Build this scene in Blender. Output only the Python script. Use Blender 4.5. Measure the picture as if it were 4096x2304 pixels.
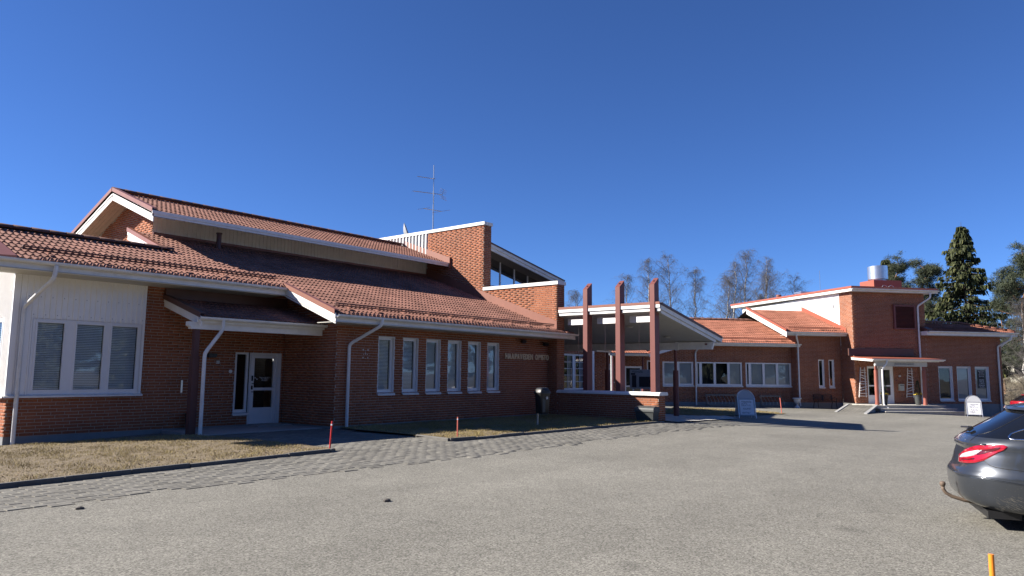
import bpy, math, random
import numpy as np
from mathutils import Vector, Matrix
from mathutils.bvhtree import BVHTree

for o in list(bpy.data.objects):
    bpy.data.objects.remove(o)
SC = bpy.context.scene
COL = SC.collection
random.seed(7)
rng = np.random.default_rng(7)
R = math.radians

# ------------------------------------------------------------------ camera
HC = 1.6
cam_d = bpy.data.cameras.new('camera')
cam_d.sensor_width = 36.0
cam_d.lens = 25.486
cam_d.clip_start = 0.1
cam_d.clip_end = 3000
cam = bpy.data.objects.new('camera', cam_d)
COL.objects.link(cam)
c_r = Vector((0.62818622, -0.77800060, 0.00985605))
c_u = Vector((-0.09690122, -0.06566025, 0.99312582))
c_f = Vector((0.77200533, 0.62482302, 0.11663607))
m = Matrix((( c_r[0], c_u[0], -c_f[0], 0), (c_r[1], c_u[1], -c_f[1], 0), (c_r[2], c_u[2], -c_f[2], HC), (0, 0, 0, 1)))
cam.matrix_world = m
SC.camera = cam

# ------------------------------------------------------------------ sky, sun, exposure
SUN = Vector((0.535, -0.657, -0.531)).normalized()
wd = bpy.data.worlds.new('World')
SC.world = wd
wd.use_nodes = True
nt = wd.node_tree
bg = nt.nodes['Background']
sky = nt.nodes.new('ShaderNodeTexSky')
sky.sky_type = 'NISHITA'
sky.sun_disc = False
sky.sun_elevation = math.asin(-SUN.z)
sky.sun_rotation = math.atan2(-SUN.x, -SUN.y)
sky.altitude = 100
sky.air_density = 0.70
sky.dust_density = 0.0
sky.ozone_density = 8.0
tint = nt.nodes.new('ShaderNodeVectorMath'); tint.operation = 'MULTIPLY'   # camera white balance, the same over the whole sky
tint.inputs[1].default_value = (0.86, 1.0, 1.26)
nt.links.new(sky.outputs[0], tint.inputs[0])
nt.links.new(tint.outputs[0], bg.inputs[0])
bg.inputs[1].default_value = 0.05
sl = bpy.data.lights.new('sun', 'SUN')
sl.energy = 5.0
sl.angle = R(0.5)
sl.color = (1.0, 0.93, 0.84)
so = bpy.data.objects.new('sun', sl)
COL.objects.link(so)
so.location = (-30, 40, 40)
so.rotation_euler = SUN.to_track_quat('-Z', 'Y').to_euler()
vs = SC.view_settings
vs.view_transform = 'Standard'
vs.look = 'None'
vs.gamma = 1
vs.use_curve_mapping = False
vs.exposure = 1.3

# ------------------------------------------------------------------ frames and helpers
BX = np.array([0.7550, -0.6557, 0.0])
BY = np.array([0.6557, 0.7550, 0.0])
B_ANG = math.atan2(BX[1], BX[0])
Z3 = np.array([0, 0, 1.0])
def v3(*a): return np.array(a, float)
def to_world(p, fr):
    p = np.asarray(p, float)
    return p if fr == 'W' else BX * p[0] + BY * p[1] + Z3 * p[2]

CTL = np.array([(13.4,16.8,-.02),(23,16.8,-.03),(23.1,12,-.05),(5.75,19.4,-.18),(9.2,17.6,-.02),(28.57,5.6,-.3),
 (43.22,17.31,-.26),(47.01,13.28,-.345),(54.5,5.14,-.76),(47.66,7.63,-.5),(0,0,0),(8,1,-.04),(-6,14,-.2),(20,-12,-.2),(-15,-10,0.)])
def _U(r2): return np.where(r2 > 0, r2 * np.log(np.maximum(r2, 1e-9)), 0)
_n = len(CTL)
_K = _U(((CTL[:, None, :2] - CTL[None, :, :2]) ** 2).sum(-1) / 100) + .02 * np.eye(_n)
_P = np.c_[np.ones(_n), CTL[:, :2] / 10]
_W = np.linalg.solve(np.block([[_K, _P], [_P.T, np.zeros((3, 3))]]), np.r_[CTL[:, 2], 0, 0, 0])
def tz(x, y):
    """height of the yard"""
    x = np.asarray(x, float); y = np.asarray(y, float)
    xx = np.clip(x, -30, 62); yy = np.clip(y, -25, 34)
    r2 = ((xx[..., None] - CTL[:, 0]) ** 2 + (yy[..., None] - CTL[:, 1]) ** 2) / 100
    z = _U(r2) @ _W[:_n] + _W[_n] + _W[_n + 1] * xx / 10 + _W[_n + 2] * yy / 10
    return np.clip(z, -1.2, .35)
def gz(x, y): return float(tz(x, y))

BASE, FRM = {}, {}
def link(o, parent=None):
    COL.objects.link(o)
    if parent is not None: o.parent = parent
    return o
def thing(name, label, cat, base, fr='W', group=None, rot=0.0):
    o = bpy.data.objects.new(name, None)
    o.empty_display_size = .2
    link(o)
    o.location = to_world(base, fr)
    o.rotation_euler = (0, 0, (B_ANG if fr == 'B' else 0) + rot)
    o['label'] = label; o['category'] = cat
    if group: o['group'] = group
    BASE[o.name] = np.array(base, float); FRM[o.name] = fr
    return o
def local_thing(name, label, cat, loc, rot=0.0, group=None):
    """thing whose parts are modelled in its own local coordinates"""
    o = thing(name, label, cat, loc, 'W', group, rot)
    BASE[o.name] = np.zeros(3)
    return o
def root_of(o):
    while o.parent is not None: o = o.parent
    return o

class MB:
    def __init__(s): s.v = []; s.f = []; s.m = []; s.cur = 0
    def add(s, vs_, fs):
        k = len(s.v); s.v.extend([tuple(map(float, p)) for p in vs_])
        for f in fs: s.f.append([k + i for i in f]); s.m.append(s.cur)
        return s
    def quad(s, a, b, c, d): return s.add([a, b, c, d], [[0, 1, 2, 3]])
    def poly(s, pts): return s.add(pts, [list(range(len(pts)))])
    def hexa(s, p):  # 8 pts: bottom 0-3, top 4-7
        return s.add(p, [[3, 2, 1, 0], [4, 5, 6, 7], [0, 1, 5, 4], [1, 2, 6, 5], [2, 3, 7, 6], [3, 0, 4, 7]])
    def box(s, x0, x1, y0, y1, z0, z1):
        return s.hexa([(x0,y0,z0),(x1,y0,z0),(x1,y1,z0),(x0,y1,z0),(x0,y0,z1),(x1,y0,z1),(x1,y1,z1),(x0,y1,z1)])
    def obox(s, c, ax, ay, az, hx, hy, hz):
        c, ax, ay, az = [np.asarray(q, float) for q in (c, ax, ay, az)]
        P = [c + ax*i*hx + ay*j*hy + az*k*hz for k in (-1,1) for i,j in ((-1,-1),(1,-1),(1,1),(-1,1))]
        return s.hexa(P)
    def ext(s, pts, vec):  # extrude a polygon
        n = len(pts); vec = np.asarray(vec, float)
        P = [np.asarray(p, float) for p in pts]; Q = [p + vec for p in P]
        return s.add(P + Q, [list(range(n))[::-1], list(range(n, 2*n))] + [[i, (i+1) % n, n + (i+1) % n, n + i] for i in range(n)])
    def tube(s, path, r, n=8, cap=True, r2=None):
        P = [np.asarray(p, float) for p in path]; k = len(P)
        rr = [r + ((r2 if r2 is not None else r) - r) * i / (k - 1) for i in range(k)]
        up = None; vv = []
        for i in range(k):
            t = (P[min(i+1, k-1)] - P[max(i-1, 0)]); t /= max(np.linalg.norm(t), 1e-9)
            if up is None:
                a = np.array([0, 0, 1.]) if abs(t[2]) < .9 else np.array([1., 0, 0])
                up = np.cross(t, a); up /= np.linalg.norm(up)
            up = up - t * (up @ t); up /= max(np.linalg.norm(up), 1e-9)
            w = np.cross(t, up)
            for j in range(n):
                a = 2 * math.pi * j / n
                vv.append(P[i] + (up * math.cos(a) + w * math.sin(a)) * rr[i])
        fs = [[i*n + j, i*n + (j+1) % n, (i+1)*n + (j+1) % n, (i+1)*n + j] for i in range(k-1) for j in range(n)]
        if cap: fs += [list(range(n))[::-1], [(k-1)*n + j for j in range(n)]]
        return s.add(vv, fs)
    def lathe(s, c, prof, n=16):
        vv = []
        for (r, z) in prof:
            for j in range(n):
                a = 2*math.pi*j/n; vv.append((c[0] + r*math.cos(a), c[1] + r*math.sin(a), c[2] + z))
        k = len(prof)
        fs = [[i*n + j, i*n + (j+1) % n, (i+1)*n + (j+1) % n, (i+1)*n + j] for i in range(k-1) for j in range(n)]
        fs += [list(range(n))[::-1], [(k-1)*n + j for j in range(n)]]
        return s.add(vv, fs)

def mesh_obj(name, verts, faces, mat, parent=None, smooth=False, mats=None, midx=None):
    me = bpy.data.meshes.new(name)
    me.from_pydata(verts, [], faces)
    for q in (mats or [mat]): me.materials.append(q)
    if midx is not None: me.polygons.foreach_set('material_index', midx)
    if smooth: me.polygons.foreach_set('use_smooth', [True] * len(me.polygons))
    me.update()
    o = bpy.data.objects.new(name, me)
    link(o, parent)
    return o
def part(parent, name, mb, mat, label=None, kind=None, smooth=False, mats=None):
    b = BASE[root_of(parent).name]
    V = [(p[0]-b[0], p[1]-b[1], p[2]-b[2]) for p in mb.v]
    o = mesh_obj(name, V, mb.f, mat, parent, smooth, mats, mb.m if mats else None)
    if label: o['label'] = label
    if kind: o['kind'] = kind
    return o
def auto_smooth(o, ang=40):
    me = o.data
    me.polygons.foreach_set('use_smooth', [True]*len(me.polygons))
    me.set_sharp_from_angle(angle=R(ang))
    return o
def structure(name, mb, mat, smooth=False, label=None, kind='structure'):
    o = mesh_obj(name, mb.v, mb.f, mat, None, smooth)
    o['kind'] = kind
    if label: o['label'] = label
    BASE[o.name] = np.zeros(3); FRM[o.name] = 'W'
    return o
def solo(name, mb, mat, label, cat, group=None, smooth=False, base=None):
    """a thing that is one mesh; origin at its base"""
    V = np.array(mb.v)
    b = np.array(base if base is not None else (V[:,0].mean(), V[:,1].mean(), V[:,2].min()))
    o = mesh_obj(name, [tuple(p) for p in V - b], mb.f, mat, None, smooth)
    o.location = b
    o['label'] = label; o['category'] = cat
    if group: o['group'] = group
    BASE[o.name] = b; FRM[o.name] = 'W'
    return o

# ------------------------------------------------------------------ materials
def new_mat(name):
    mt = bpy.data.materials.new(name); mt.use_nodes = True
    n = mt.node_tree; b = n.nodes['Principled BSDF']
    return mt, n, b
def N(n, t, **kw):
    q = n.nodes.new(t)
    for k, v in kw.items(): setattr(q, k, v)
    return q
def ramp(n, stops):
    r_ = N(n, 'ShaderNodeValToRGB'); cr = r_.color_ramp
    while len(cr.elements) < len(stops): cr.elements.new(.5)
    for e, (p, c) in zip(cr.elements, stops): e.position = p; e.color = (*c, 1)
    return r_
def plain(name, col, rough=.6, var=.12, scale=6.0, bump=0.0, bscale=80.0, metal=0.0, spec=.5, coat=0.0):
    """painted / cast surface with uneven tone, faint dirt and fine relief"""
    mt, n, b = new_mat(name)
    tc = N(n, 'ShaderNodeTexCoord')
    no = N(n, 'ShaderNodeTexNoise'); no.inputs['Scale'].default_value = scale; no.inputs['Detail'].default_value = 6
    no.inputs['Roughness'].default_value = .65
    n.links.new(tc.outputs['Object'], no.inputs['Vector'])
    c = np.array(col)
    r_ = ramp(n, [(.25, tuple(c*(1-var))), (.5, tuple(c)), (.75, tuple(np.minimum(c*(1+var*.7), .95)))])
    n.links.new(no.outputs['Fac'], r_.inputs['Fac'])
    n.links.new(r_.outputs['Color'], b.inputs['Base Color'])
    b.inputs['Roughness'].default_value = rough
    b.inputs['Metallic'].default_value = metal
    b.inputs['Specular IOR Level'].default_value = spec
    if coat: b.inputs['Coat Weight'].default_value = coat
    if bump:
        n2 = N(n, 'ShaderNodeTexNoise'); n2.inputs['Scale'].default_value = bscale; n2.inputs['Detail'].default_value = 4
        n.links.new(tc.outputs['Object'], n2.inputs['Vector'])
        bp = N(n, 'ShaderNodeBump'); bp.inputs['Strength'].default_value = bump; bp.inputs['Distance'].default_value = .01
        n.links.new(n2.outputs['Fac'], bp.inputs['Height']); n.links.new(bp.outputs['Normal'], b.inputs['Normal'])
    return mt
def pieces_mat(name, stops, rough=.8, grain=14.0, bump=.25, bscale=120.0, grainamt=.35):
    """brick / tile / paver: every piece takes its own tone, plus grain"""
    mt, n, b = new_mat(name)
    at = N(n, 'ShaderNodeAttribute', attribute_name='tint')
    oi = N(n, 'ShaderNodeObjectInfo')
    ad = N(n, 'ShaderNodeMath', operation='ADD'); fr_ = N(n, 'ShaderNodeMath', operation='FRACT')
    n.links.new(at.outputs['Fac'], ad.inputs[0]); n.links.new(oi.outputs['Random'], ad.inputs[1])
    n.links.new(ad.outputs[0], fr_.inputs[0])
    r_ = ramp(n, stops); n.links.new(fr_.outputs[0], r_.inputs['Fac'])
    ge = N(n, 'ShaderNodeNewGeometry')
    no = N(n, 'ShaderNodeTexNoise'); no.inputs['Scale'].default_value = grain; no.inputs['Detail'].default_value = 8; no.inputs['Roughness'].default_value = .7
    n.links.new(ge.outputs['Position'], no.inputs['Vector'])
    mr = N(n, 'ShaderNodeMapRange'); mr.inputs['From Min'].default_value = .3; mr.inputs['From Max'].default_value = .7
    mr.inputs['To Min'].default_value = 1 - grainamt; mr.inputs['To Max'].default_value = 1 + grainamt * .6
    n.links.new(no.outputs['Fac'], mr.inputs['Value'])
    mx = N(n, 'ShaderNodeVectorMath', operation='SCALE')
    n.links.new(r_.outputs['Color'], mx.inputs[0]); n.links.new(mr.outputs[0], mx.inputs['Scale'])
    wn = N(n, 'ShaderNodeTexNoise'); wn.inputs['Scale'].default_value = .9; wn.inputs['Detail'].default_value = 5
    n.links.new(ge.outputs['Position'], wn.inputs['Vector'])
    wr = N(n, 'ShaderNodeMapRange'); wr.inputs['From Min'].default_value = .3; wr.inputs['From Max'].default_value = .7; wr.inputs['To Min'].default_value = .80; wr.inputs['To Max'].default_value = 1.14
    n.links.new(wn.outputs['Fac'], wr.inputs['Value'])
    m2 = N(n, 'ShaderNodeVectorMath', operation='SCALE'); n.links.new(mx.outputs[0], m2.inputs[0]); n.links.new(wr.outputs[0], m2.inputs['Scale'])
    n.links.new(m2.outputs[0], b.inputs['Base Color'])
    b.inputs['Roughness'].default_value = rough
    b.inputs['Specular IOR Level'].default_value = .2
    if bump:
        n2 = N(n, 'ShaderNodeTexNoise'); n2.inputs['Scale'].default_value = bscale; n2.inputs['Detail'].default_value = 4
        n.links.new(ge.outputs['Position'], n2.inputs['Vector'])
        bp = N(n, 'ShaderNodeBump'); bp.inputs['Strength'].default_value = bump; bp.inputs['Distance'].default_value = .006
        n.links.new(n2.outputs['Fac'], bp.inputs['Height']); n.links.new(bp.outputs['Normal'], b.inputs['Normal'])
    return mt

M = {}
M['brick'] = pieces_mat('brick', [(0, (.285,.098,.046)), (.3, (.305,.107,.051)), (.6, (.325,.118,.057)), (.85, (.295,.101,.049)), (1, (.345,.130,.065))], .85, 18, .25, 120, .22)
M['mortar'] = plain('mortar', (.37,.315,.27), .95, .2, 9, .3)
M['tile'] = pieces_mat('roof tile', [(0, (.215,.104,.078)), (.3, (.235,.115,.086)), (.7, (.26,.13,.098)), (1, (.222,.107,.08))], .85, 2.2, .25, 60, .30)
M['tile_b'] = pieces_mat('orange roof tile', [(0, (.28,.112,.072)), (.4, (.30,.122,.079)), (.8, (.32,.134,.088)), (1, (.285,.114,.073))], .85, 2.2, .25, 60, .25)
M['ridge'] = pieces_mat('ridge tile', [(0, (.10,.052,.042)), (.5, (.14,.07,.055)), (1, (.17,.085,.066))], .75, 9, .2, 60)
M['deck'] = plain('roof underlay', (.03,.025,.022), .9, .2)
M['flash'] = plain('painted brown-red sheet metal', (.235,.092,.062), .45, .14, 3)
M['flash_dk'] = plain('dark brown sheet metal', (.10,.045,.036), .5, .15, 3)
M['flash_or'] = plain('orange-red sheet metal', (.29,.082,.048), .5, .14, 3)
M['white'] = plain('white painted wood', (.74,.73,.70), .6, .15, 3.5, .15, 60)
M['trim'] = plain('white window frame', (.74,.74,.74), .4, .04, 4)
M['gutter'] = plain('white sheet metal gutter', (.68,.68,.66), .42, .20, 3.5)
M['clad'] = plain('white profiled sheet', (.82,.81,.79), .45, .06, 2)
M['clad_g'] = plain('light grey ribbed sheet', (.50,.50,.49), .5, .08, 2)
M['clad_c'] = plain('cream vertical board', (.84,.83,.80), .6, .10, 3)
M['soffit'] = plain('brown boarded soffit', (.42,.31,.24), .7, .14, 4)
M['soffit_w'] = plain('off-white boarded soffit', (.46,.45,.40), .65, .08, 4)
M['kerbmat'] = plain('dark weathered kerb concrete', (.115,.11,.10), .95, .3, 6, .5)
M['concrete'] = plain('concrete', (.33,.33,.32), .9, .22, 5, .4)
M['concrete_lt'] = plain('light concrete', (.42,.40,.36), .9, .2, 5, .4)
M['plinth'] = plain('grey plinth render', (.215,.215,.215), .85, .14, 3, .25)
M['steelred'] = plain('red-brown painted steel', (.165,.050,.041), .55, .10, 4)
M['steelred_lt'] = plain('brick-red painted steel', (.27,.085,.06), .55, .12, 4)
M['post_dk'] = plain('dark maroon painted steel', (.085,.030,.027), .6, .12, 4)
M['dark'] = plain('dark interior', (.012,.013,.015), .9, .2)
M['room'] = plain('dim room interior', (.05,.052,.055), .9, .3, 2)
M['curtain'] = plain('pale roller blind', (.50,.53,.56), .8, .08, 3)
M['blind'] = plain('slatted blind', (.84,.86,.88), .5, .05, 3)
M['black'] = plain('black plastic', (.012,.012,.013), .42, .25, 8, .1)
M['blackmetal'] = plain('black cast iron', (.016,.015,.014), .55, .25, 8)
M['greybin'] = plain('dark grey plastic', (.045,.050,.050), .5, .2, 8, .15)
M['galv'] = plain('galvanised steel', (.42,.43,.44), .38, .14, 6, metal=.85)
M['steel'] = plain('brushed steel', (.62,.63,.64), .32, .1, 5, metal=.9)
M['grey'] = plain('grey paint', (.28,.29,.30), .5, .1, 5)
M['wood'] = plain('weathered timber', (.22,.19,.16), .85, .25, 20, .3)
M['woodlt'] = plain('pale grey stick wood', (.66,.62,.60), .8, .18, 20, .3)
M['poster'] = plain('white poster paper', (.74,.75,.79), .5, .03, 3)
M['posterblk'] = plain('black poster print', (.012,.012,.014), .5, .1, 3)
M['signface'] = plain('grey sign sheet', (.42,.43,.45), .5, .05, 3)
M['ink'] = plain('black print', (.012,.012,.016), .6, .05)
M['inkwhite'] = plain('white print', (.78,.78,.78), .6, .03)
M['gold'] = plain('pale brass letters', (.76,.63,.42), .5, .10, 8)
M['red_pole'] = plain('red plastic pole', (.55,.03,.03), .4, .08)
M['orange_pole'] = plain('orange plastic pole', (.80,.24,.02), .38, .06)
M['pink_pole'] = plain('faded red pole', (.62,.16,.12), .45, .08)
M['stone'] = plain('white stone urn', (.58,.58,.57), .8, .12, 8, .3)
M['soil'] = plain('dry soil and thatch', (.15,.115,.07), .95, .3, 9, .6, 40)
M['thuja'] = plain('dark evergreen', (.022,.034,.016), .8, .4, 12)
M['yellow'] = plain('yellow petals', (.75,.52,.04), .6, .15, 20)
M['paper'] = plain('paper notices', (.5,.5,.5), .7, .1)

def glass_mat(name, tint=(.86,.90,.90), boost=0.0):
    mt, n, b = new_mat(name)
    n.nodes.remove(b)
    out = n.nodes['Material Output']
    tr = N(n, 'ShaderNodeBsdfTransparent'); tr.inputs[0].default_value = (*tint, 1)
    gl = N(n, 'ShaderNodeBsdfGlossy'); gl.inputs['Roughness'].default_value = .015; gl.inputs[0].default_value = (.95,.97,1,1)
    ge = N(n, 'ShaderNodeNewGeometry'); no = N(n, 'ShaderNodeTexNoise'); no.inputs['Scale'].default_value = 1.3; no.inputs['Detail'].default_value = 1
    n.links.new(ge.outputs['Position'], no.inputs['Vector'])
    bp = N(n, 'ShaderNodeBump'); bp.inputs['Strength'].default_value = .06; bp.inputs['Distance'].default_value = .05
    n.links.new(no.outputs['Fac'], bp.inputs['Height']); n.links.new(bp.outputs['Normal'], gl.inputs['Normal'])
    fr_ = N(n, 'ShaderNodeFresnel'); fr_.inputs[0].default_value = 1.55
    ad = N(n, 'ShaderNodeMath', operation='ADD'); ad.use_clamp = True; ad.inputs[1].default_value = .02 + boost
    n.links.new(fr_.outputs[0], ad.inputs[0])
    mx = N(n, 'ShaderNodeMixShader')
    n.links.new(ad.outputs[0], mx.inputs[0]); n.links.new(tr.outputs[0], mx.inputs[1]); n.links.new(gl.outputs[0], mx.inputs[2])
    n.links.new(mx.outputs[0], out.inputs[0])
    return mt
M['glass'] = glass_mat('window glass')
M['glass_hall'] = glass_mat('coated clerestory glass', (.08,.10,.13), .42)
# ------------------------------------------------------------------ walls of single bricks
COURSE, JOINT, MOD = .0768, .013, .300
BL, BH, PROUD = MOD - .012, COURSE - JOINT, .009
BRICKS, TILES, RIDGES = {}, {}, {}
class WF:
    """wall frame: P(u, z, off) in the thing's frame; off is positive outwards"""
    def __init__(s, p0, u, n): s.p0 = np.array(p0, float); s.u = np.array(u, float); s.n = np.array(n, float)
    def P(s, u, z, off=0.0): return s.p0 + s.u*u + s.n*off + Z3*z
    def box(s, mb, u0, u1, z0, z1, o0, o1):
        return mb.hexa([s.P(u0,z0,o0), s.P(u1,z0,o0), s.P(u1,z0,o1), s.P(u0,z0,o1), s.P(u0,z1,o0), s.P(u1,z1,o0), s.P(u1,z1,o1), s.P(u0,z1,o1)])
def sub_iv(iv, cuts):
    out = [iv]
    for a, b in cuts:
        nx = []
        for x, y in out:
            if b <= x or a >= y: nx.append((x, y)); continue
            if a > x: nx.append((x, a))
            if b < y: nx.append((b, y))
        out = nx
    return out
def wall(th, wf, L, z0, z1, openings=(), zmax=None, name='wall', mat='mortar', bricks=True, phase=0.0, reveal=.14, nobrick=()):
    """mortar bed with openings and reveals; single bricks stand proud of it"""
    mb = MB()
    cuts = sorted({0.0, L, *[o[0] for o in openings], *[o[1] for o in openings]} | ({L*i/12 for i in range(13)} if zmax else set()))
    cuts = [c for c in cuts if 0 <= c <= L]
    zt = zmax or (lambda u: z1)
    for a, b in zip(cuts[:-1], cuts[1:]):
        if b - a < 1e-5: continue
        mid = (a+b)/2
        ops = [(o[2], o[3]) for o in openings if o[0] <= mid <= o[1]]
        for x, y in sub_iv((z0, 1e3), ops):
            ya, yb = (zt(a), zt(b)) if y > 900 else (y, y)
            ya, yb = max(min(ya, z1), x), max(min(yb, z1), x)
            mb.quad(wf.P(a, x), wf.P(b, x), wf.P(b, yb), wf.P(a, ya))
    for o in openings:
        u0, u1, a, b = o[:4]
        mb.quad(wf.P(u0,a), wf.P(u0,b), wf.P(u0,b,-reveal), wf.P(u0,a,-reveal))
        mb.quad(wf.P(u1,a), wf.P(u1,b), wf.P(u1,b,-reveal), wf.P(u1,a,-reveal))
        mb.quad(wf.P(u0,b), wf.P(u1,b), wf.P(u1,b,-reveal), wf.P(u0,b,-reveal))
        mb.quad(wf.P(u0,a), wf.P(u1,a), wf.P(u1,a,-reveal), wf.P(u0,a,-reveal))
    w = part(th, name, mb, M[mat])
    if not bricks: return w
    lst = BRICKS.setdefault(th.name, [])
    ang = math.atan2(wf.u[1], wf.u[0])
    k = 0; z = z0
    while z < z1 - .02:
        zb, zt_ = z + JOINT*.5, min(z + COURSE - JOINT*.5, z1)
        cz = (zb + zt_)/2
        ivs = sub_iv((0.0, L), [(o[0], o[1]) for o in list(openings) + list(nobrick) if o[2] < cz < o[3]])
        off = (0.0 if k % 2 == 0 else .40*MOD) + phase + (.0 if (k//2) % 2 == 0 else .03)
        for a, b in ivs:
            u = math.floor((a - off)/MOD)*MOD + off
            while u < b:
                x0, x1 = max(u, a), min(u + BL, b)
                if x1 - x0 > .03:
                    h1 = zt_
                    if zmax: h1 = min(zt_, zmax(x0) - .01, zmax(x1) - .01)
                    if h1 - zb > .02:
                        lst.append((wf, (x0+x1)/2, (zb+h1)/2, x1-x0, h1-zb, ang, w, w.name))
                u += MOD
        z += COURSE; k += 1
    return w

_uid = [0]
def flush_bricks(th, single=300, names=('brick', 'brickwork')):
    lst = BRICKS.get(th.name, [])
    if not lst: return
    fr = FRM[th.name]; b = BASE[th.name]
    def dist(e):
        p = to_world(e[0].P(e[1], e[2]), fr); return float(np.linalg.norm(p - np.array([0, 0, HC])))
    full = [i for i, e in enumerate(lst) if abs(e[3]-BL) < 1e-4 and abs(e[4]-BH) < 1e-4 and dist(e) < 40]
    full.sort(key=lambda i: dist(lst[i])); pick = set(full[:single])
    me = bpy.data.meshes.new('brick')
    hx, hz = BL/2, BH/2; c = .003
    V = [(-hx,0,-hz),(hx,0,-hz),(hx,0,hz),(-hx,0,hz),(-hx+c,-PROUD,-hz+c),(hx-c,-PROUD,-hz+c),(hx-c,-PROUD,hz-c),(-hx+c,-PROUD,hz-c)]
    me.from_pydata(V, [], [(4,5,6,7),(0,1,5,4),(1,2,6,5),(2,3,7,6),(3,0,4,7)])
    me.materials.append(M['brick'])
    for i in pick:
        wf, u, z, l, h, ang, w, wn = lst[i]
        o = bpy.data.objects.new('brick', me); link(o, w)
        # local -Y is the outward face; wall normal may be on either side of u
        nrm = np.array([math.sin(ang), -math.cos(ang), 0])
        flip = 0 if nrm @ wf.n > 0 else math.pi
        o.location = wf.P(u, z, random.uniform(-.001, .0015)) - b
        o.rotation_euler = (0, 0, ang + flip)
    rest = [e for i, e in enumerate(lst) if i not in pick]
    if not rest: return
    n = len(rest)
    C = np.array([e[0].P(e[1], e[2]) for e in rest]) - b
    Uv = np.array([e[0].u for e in rest]); Nv = np.array([e[0].n for e in rest])
    hl = np.array([e[3] for e in rest])[:, None]/2; hh = np.array([e[4] for e in rest])[:, None]/2
    pr = (PROUD + rng.uniform(-.0015, .0015, (n, 1)))
    VV = np.zeros((n, 8, 3)); k = 0
    for off, cc in ((0, 0), (1, c)):
        for sx, sz in ((-1,-1),(1,-1),(1,1),(-1,1)):
            VV[:, k] = C + Uv*sx*(hl-cc) + Z3*sz*(hh-cc) + Nv*pr*off; k += 1
    F = np.array([(4,5,6,7),(0,1,5,4),(1,2,6,5),(2,3,7,6),(3,0,4,7)])
    FF = (np.arange(n)[:, None, None]*8 + F[None]).reshape(-1, 4)
    o = np_mesh(names[1], VV.reshape(-1, 3), FF, M['brick'], th, np.repeat(rng.random(n), 5))
    o['kind'] = 'stuff'
    return o
def np_mesh(name, V, F, mat, parent=None, tint=None, smooth=False):
    me = bpy.data.meshes.new(name)
    nv, nf, k = len(V), len(F), F.shape[1]
    me.vertices.add(nv); me.vertices.foreach_set('co', np.ascontiguousarray(V, dtype=np.float32).ravel())
    me.loops.add(nf*k); me.loops.foreach_set('vertex_index', np.ascontiguousarray(F, dtype=np.int32).ravel())
    me.polygons.add(nf); me.polygons.foreach_set('loop_start', np.arange(0, nf*k, k, dtype=np.int32))
    me.update(calc_edges=True); me.validate()
    if tint is not None:
        a = me.attributes.new('tint', 'FLOAT', 'FACE'); a.data.foreach_set('value', tint.astype(np.float32))
    if smooth: me.polygons.foreach_set('use_smooth', np.ones(nf, bool))
    me.materials.append(mat)
    o = bpy.data.objects.new(name, me); link(o, parent)
    return o

# ------------------------------------------------------------------ roofs of single tiles
TW, TL, TEX, TAMP = .30, .40, .352, .030
_tn = 12
def tile_geo():
    V = []; F = []
    for i in range(_tn+1):
        x = TW*i/_tn; w = TAMP*(.5+.5*math.cos(2*math.pi*x/(TW/2) + .6))
        V += [(x, 0, w*1.7 + .014), (x, TL, w*.9 + .001), (x, 0.002, w*.9 + .001), (x, 0, w*1.7 + .014)]
    for i in range(_tn):
        a, b = 4*i, 4*i+4
        F += [(a, b, b+1, a+1), (a+3, a+2, b+2, b+3)]
    return np.array(V), np.array(F)
TV, TF = tile_geo()
def roof(th, name, o, u, v, width, length, keep=None, mat='tile', deckmat='deck', deck=True, thick=.05):
    """deck plus rows of two-wave tiles; o = lower left corner at the eave"""
    o, u, v = [np.array(q, float) for q in (o, u, v)]; n = np.cross(u, v)
    mb = MB()
    if keep is None:
        P = [o, o+u*width, o+u*width+v*length, o+v*length]
        mb.hexa([p - n*thick for p in P] + P)
    else:
        st = .3
        for i in range(int(width/st)+1):
            for j in range(int(length/st)+1):
                a, b = i*st, j*st
                if keep(a+st/2, b+st/2) and a + st/2 < width and b + st/2 < length:
                    a1, b1 = min(a+st, width), min(b+st, length)
                    mb.quad(o+u*a+v*b, o+u*a1+v*b, o+u*a1+v*b1, o+u*a+v*b1)
    d = part(th, name, mb, M[deckmat])
    lst = TILES.setdefault(th.name, [])
    nr, nc = int(round(length/TEX)), int(round(width/TW))
    sx, sy = width/(nc*TW), length/(nr*TEX)
    for j in range(nr):
        for i in range(nc):
            a, b = i*TW*sx, j*TEX*sy
            if keep is None or (keep(a+TW/2, b+TEX/2)):
                lst.append((o + u*a + v*b, u, v, n, sx, sy, d, mat))
    return d
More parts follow.
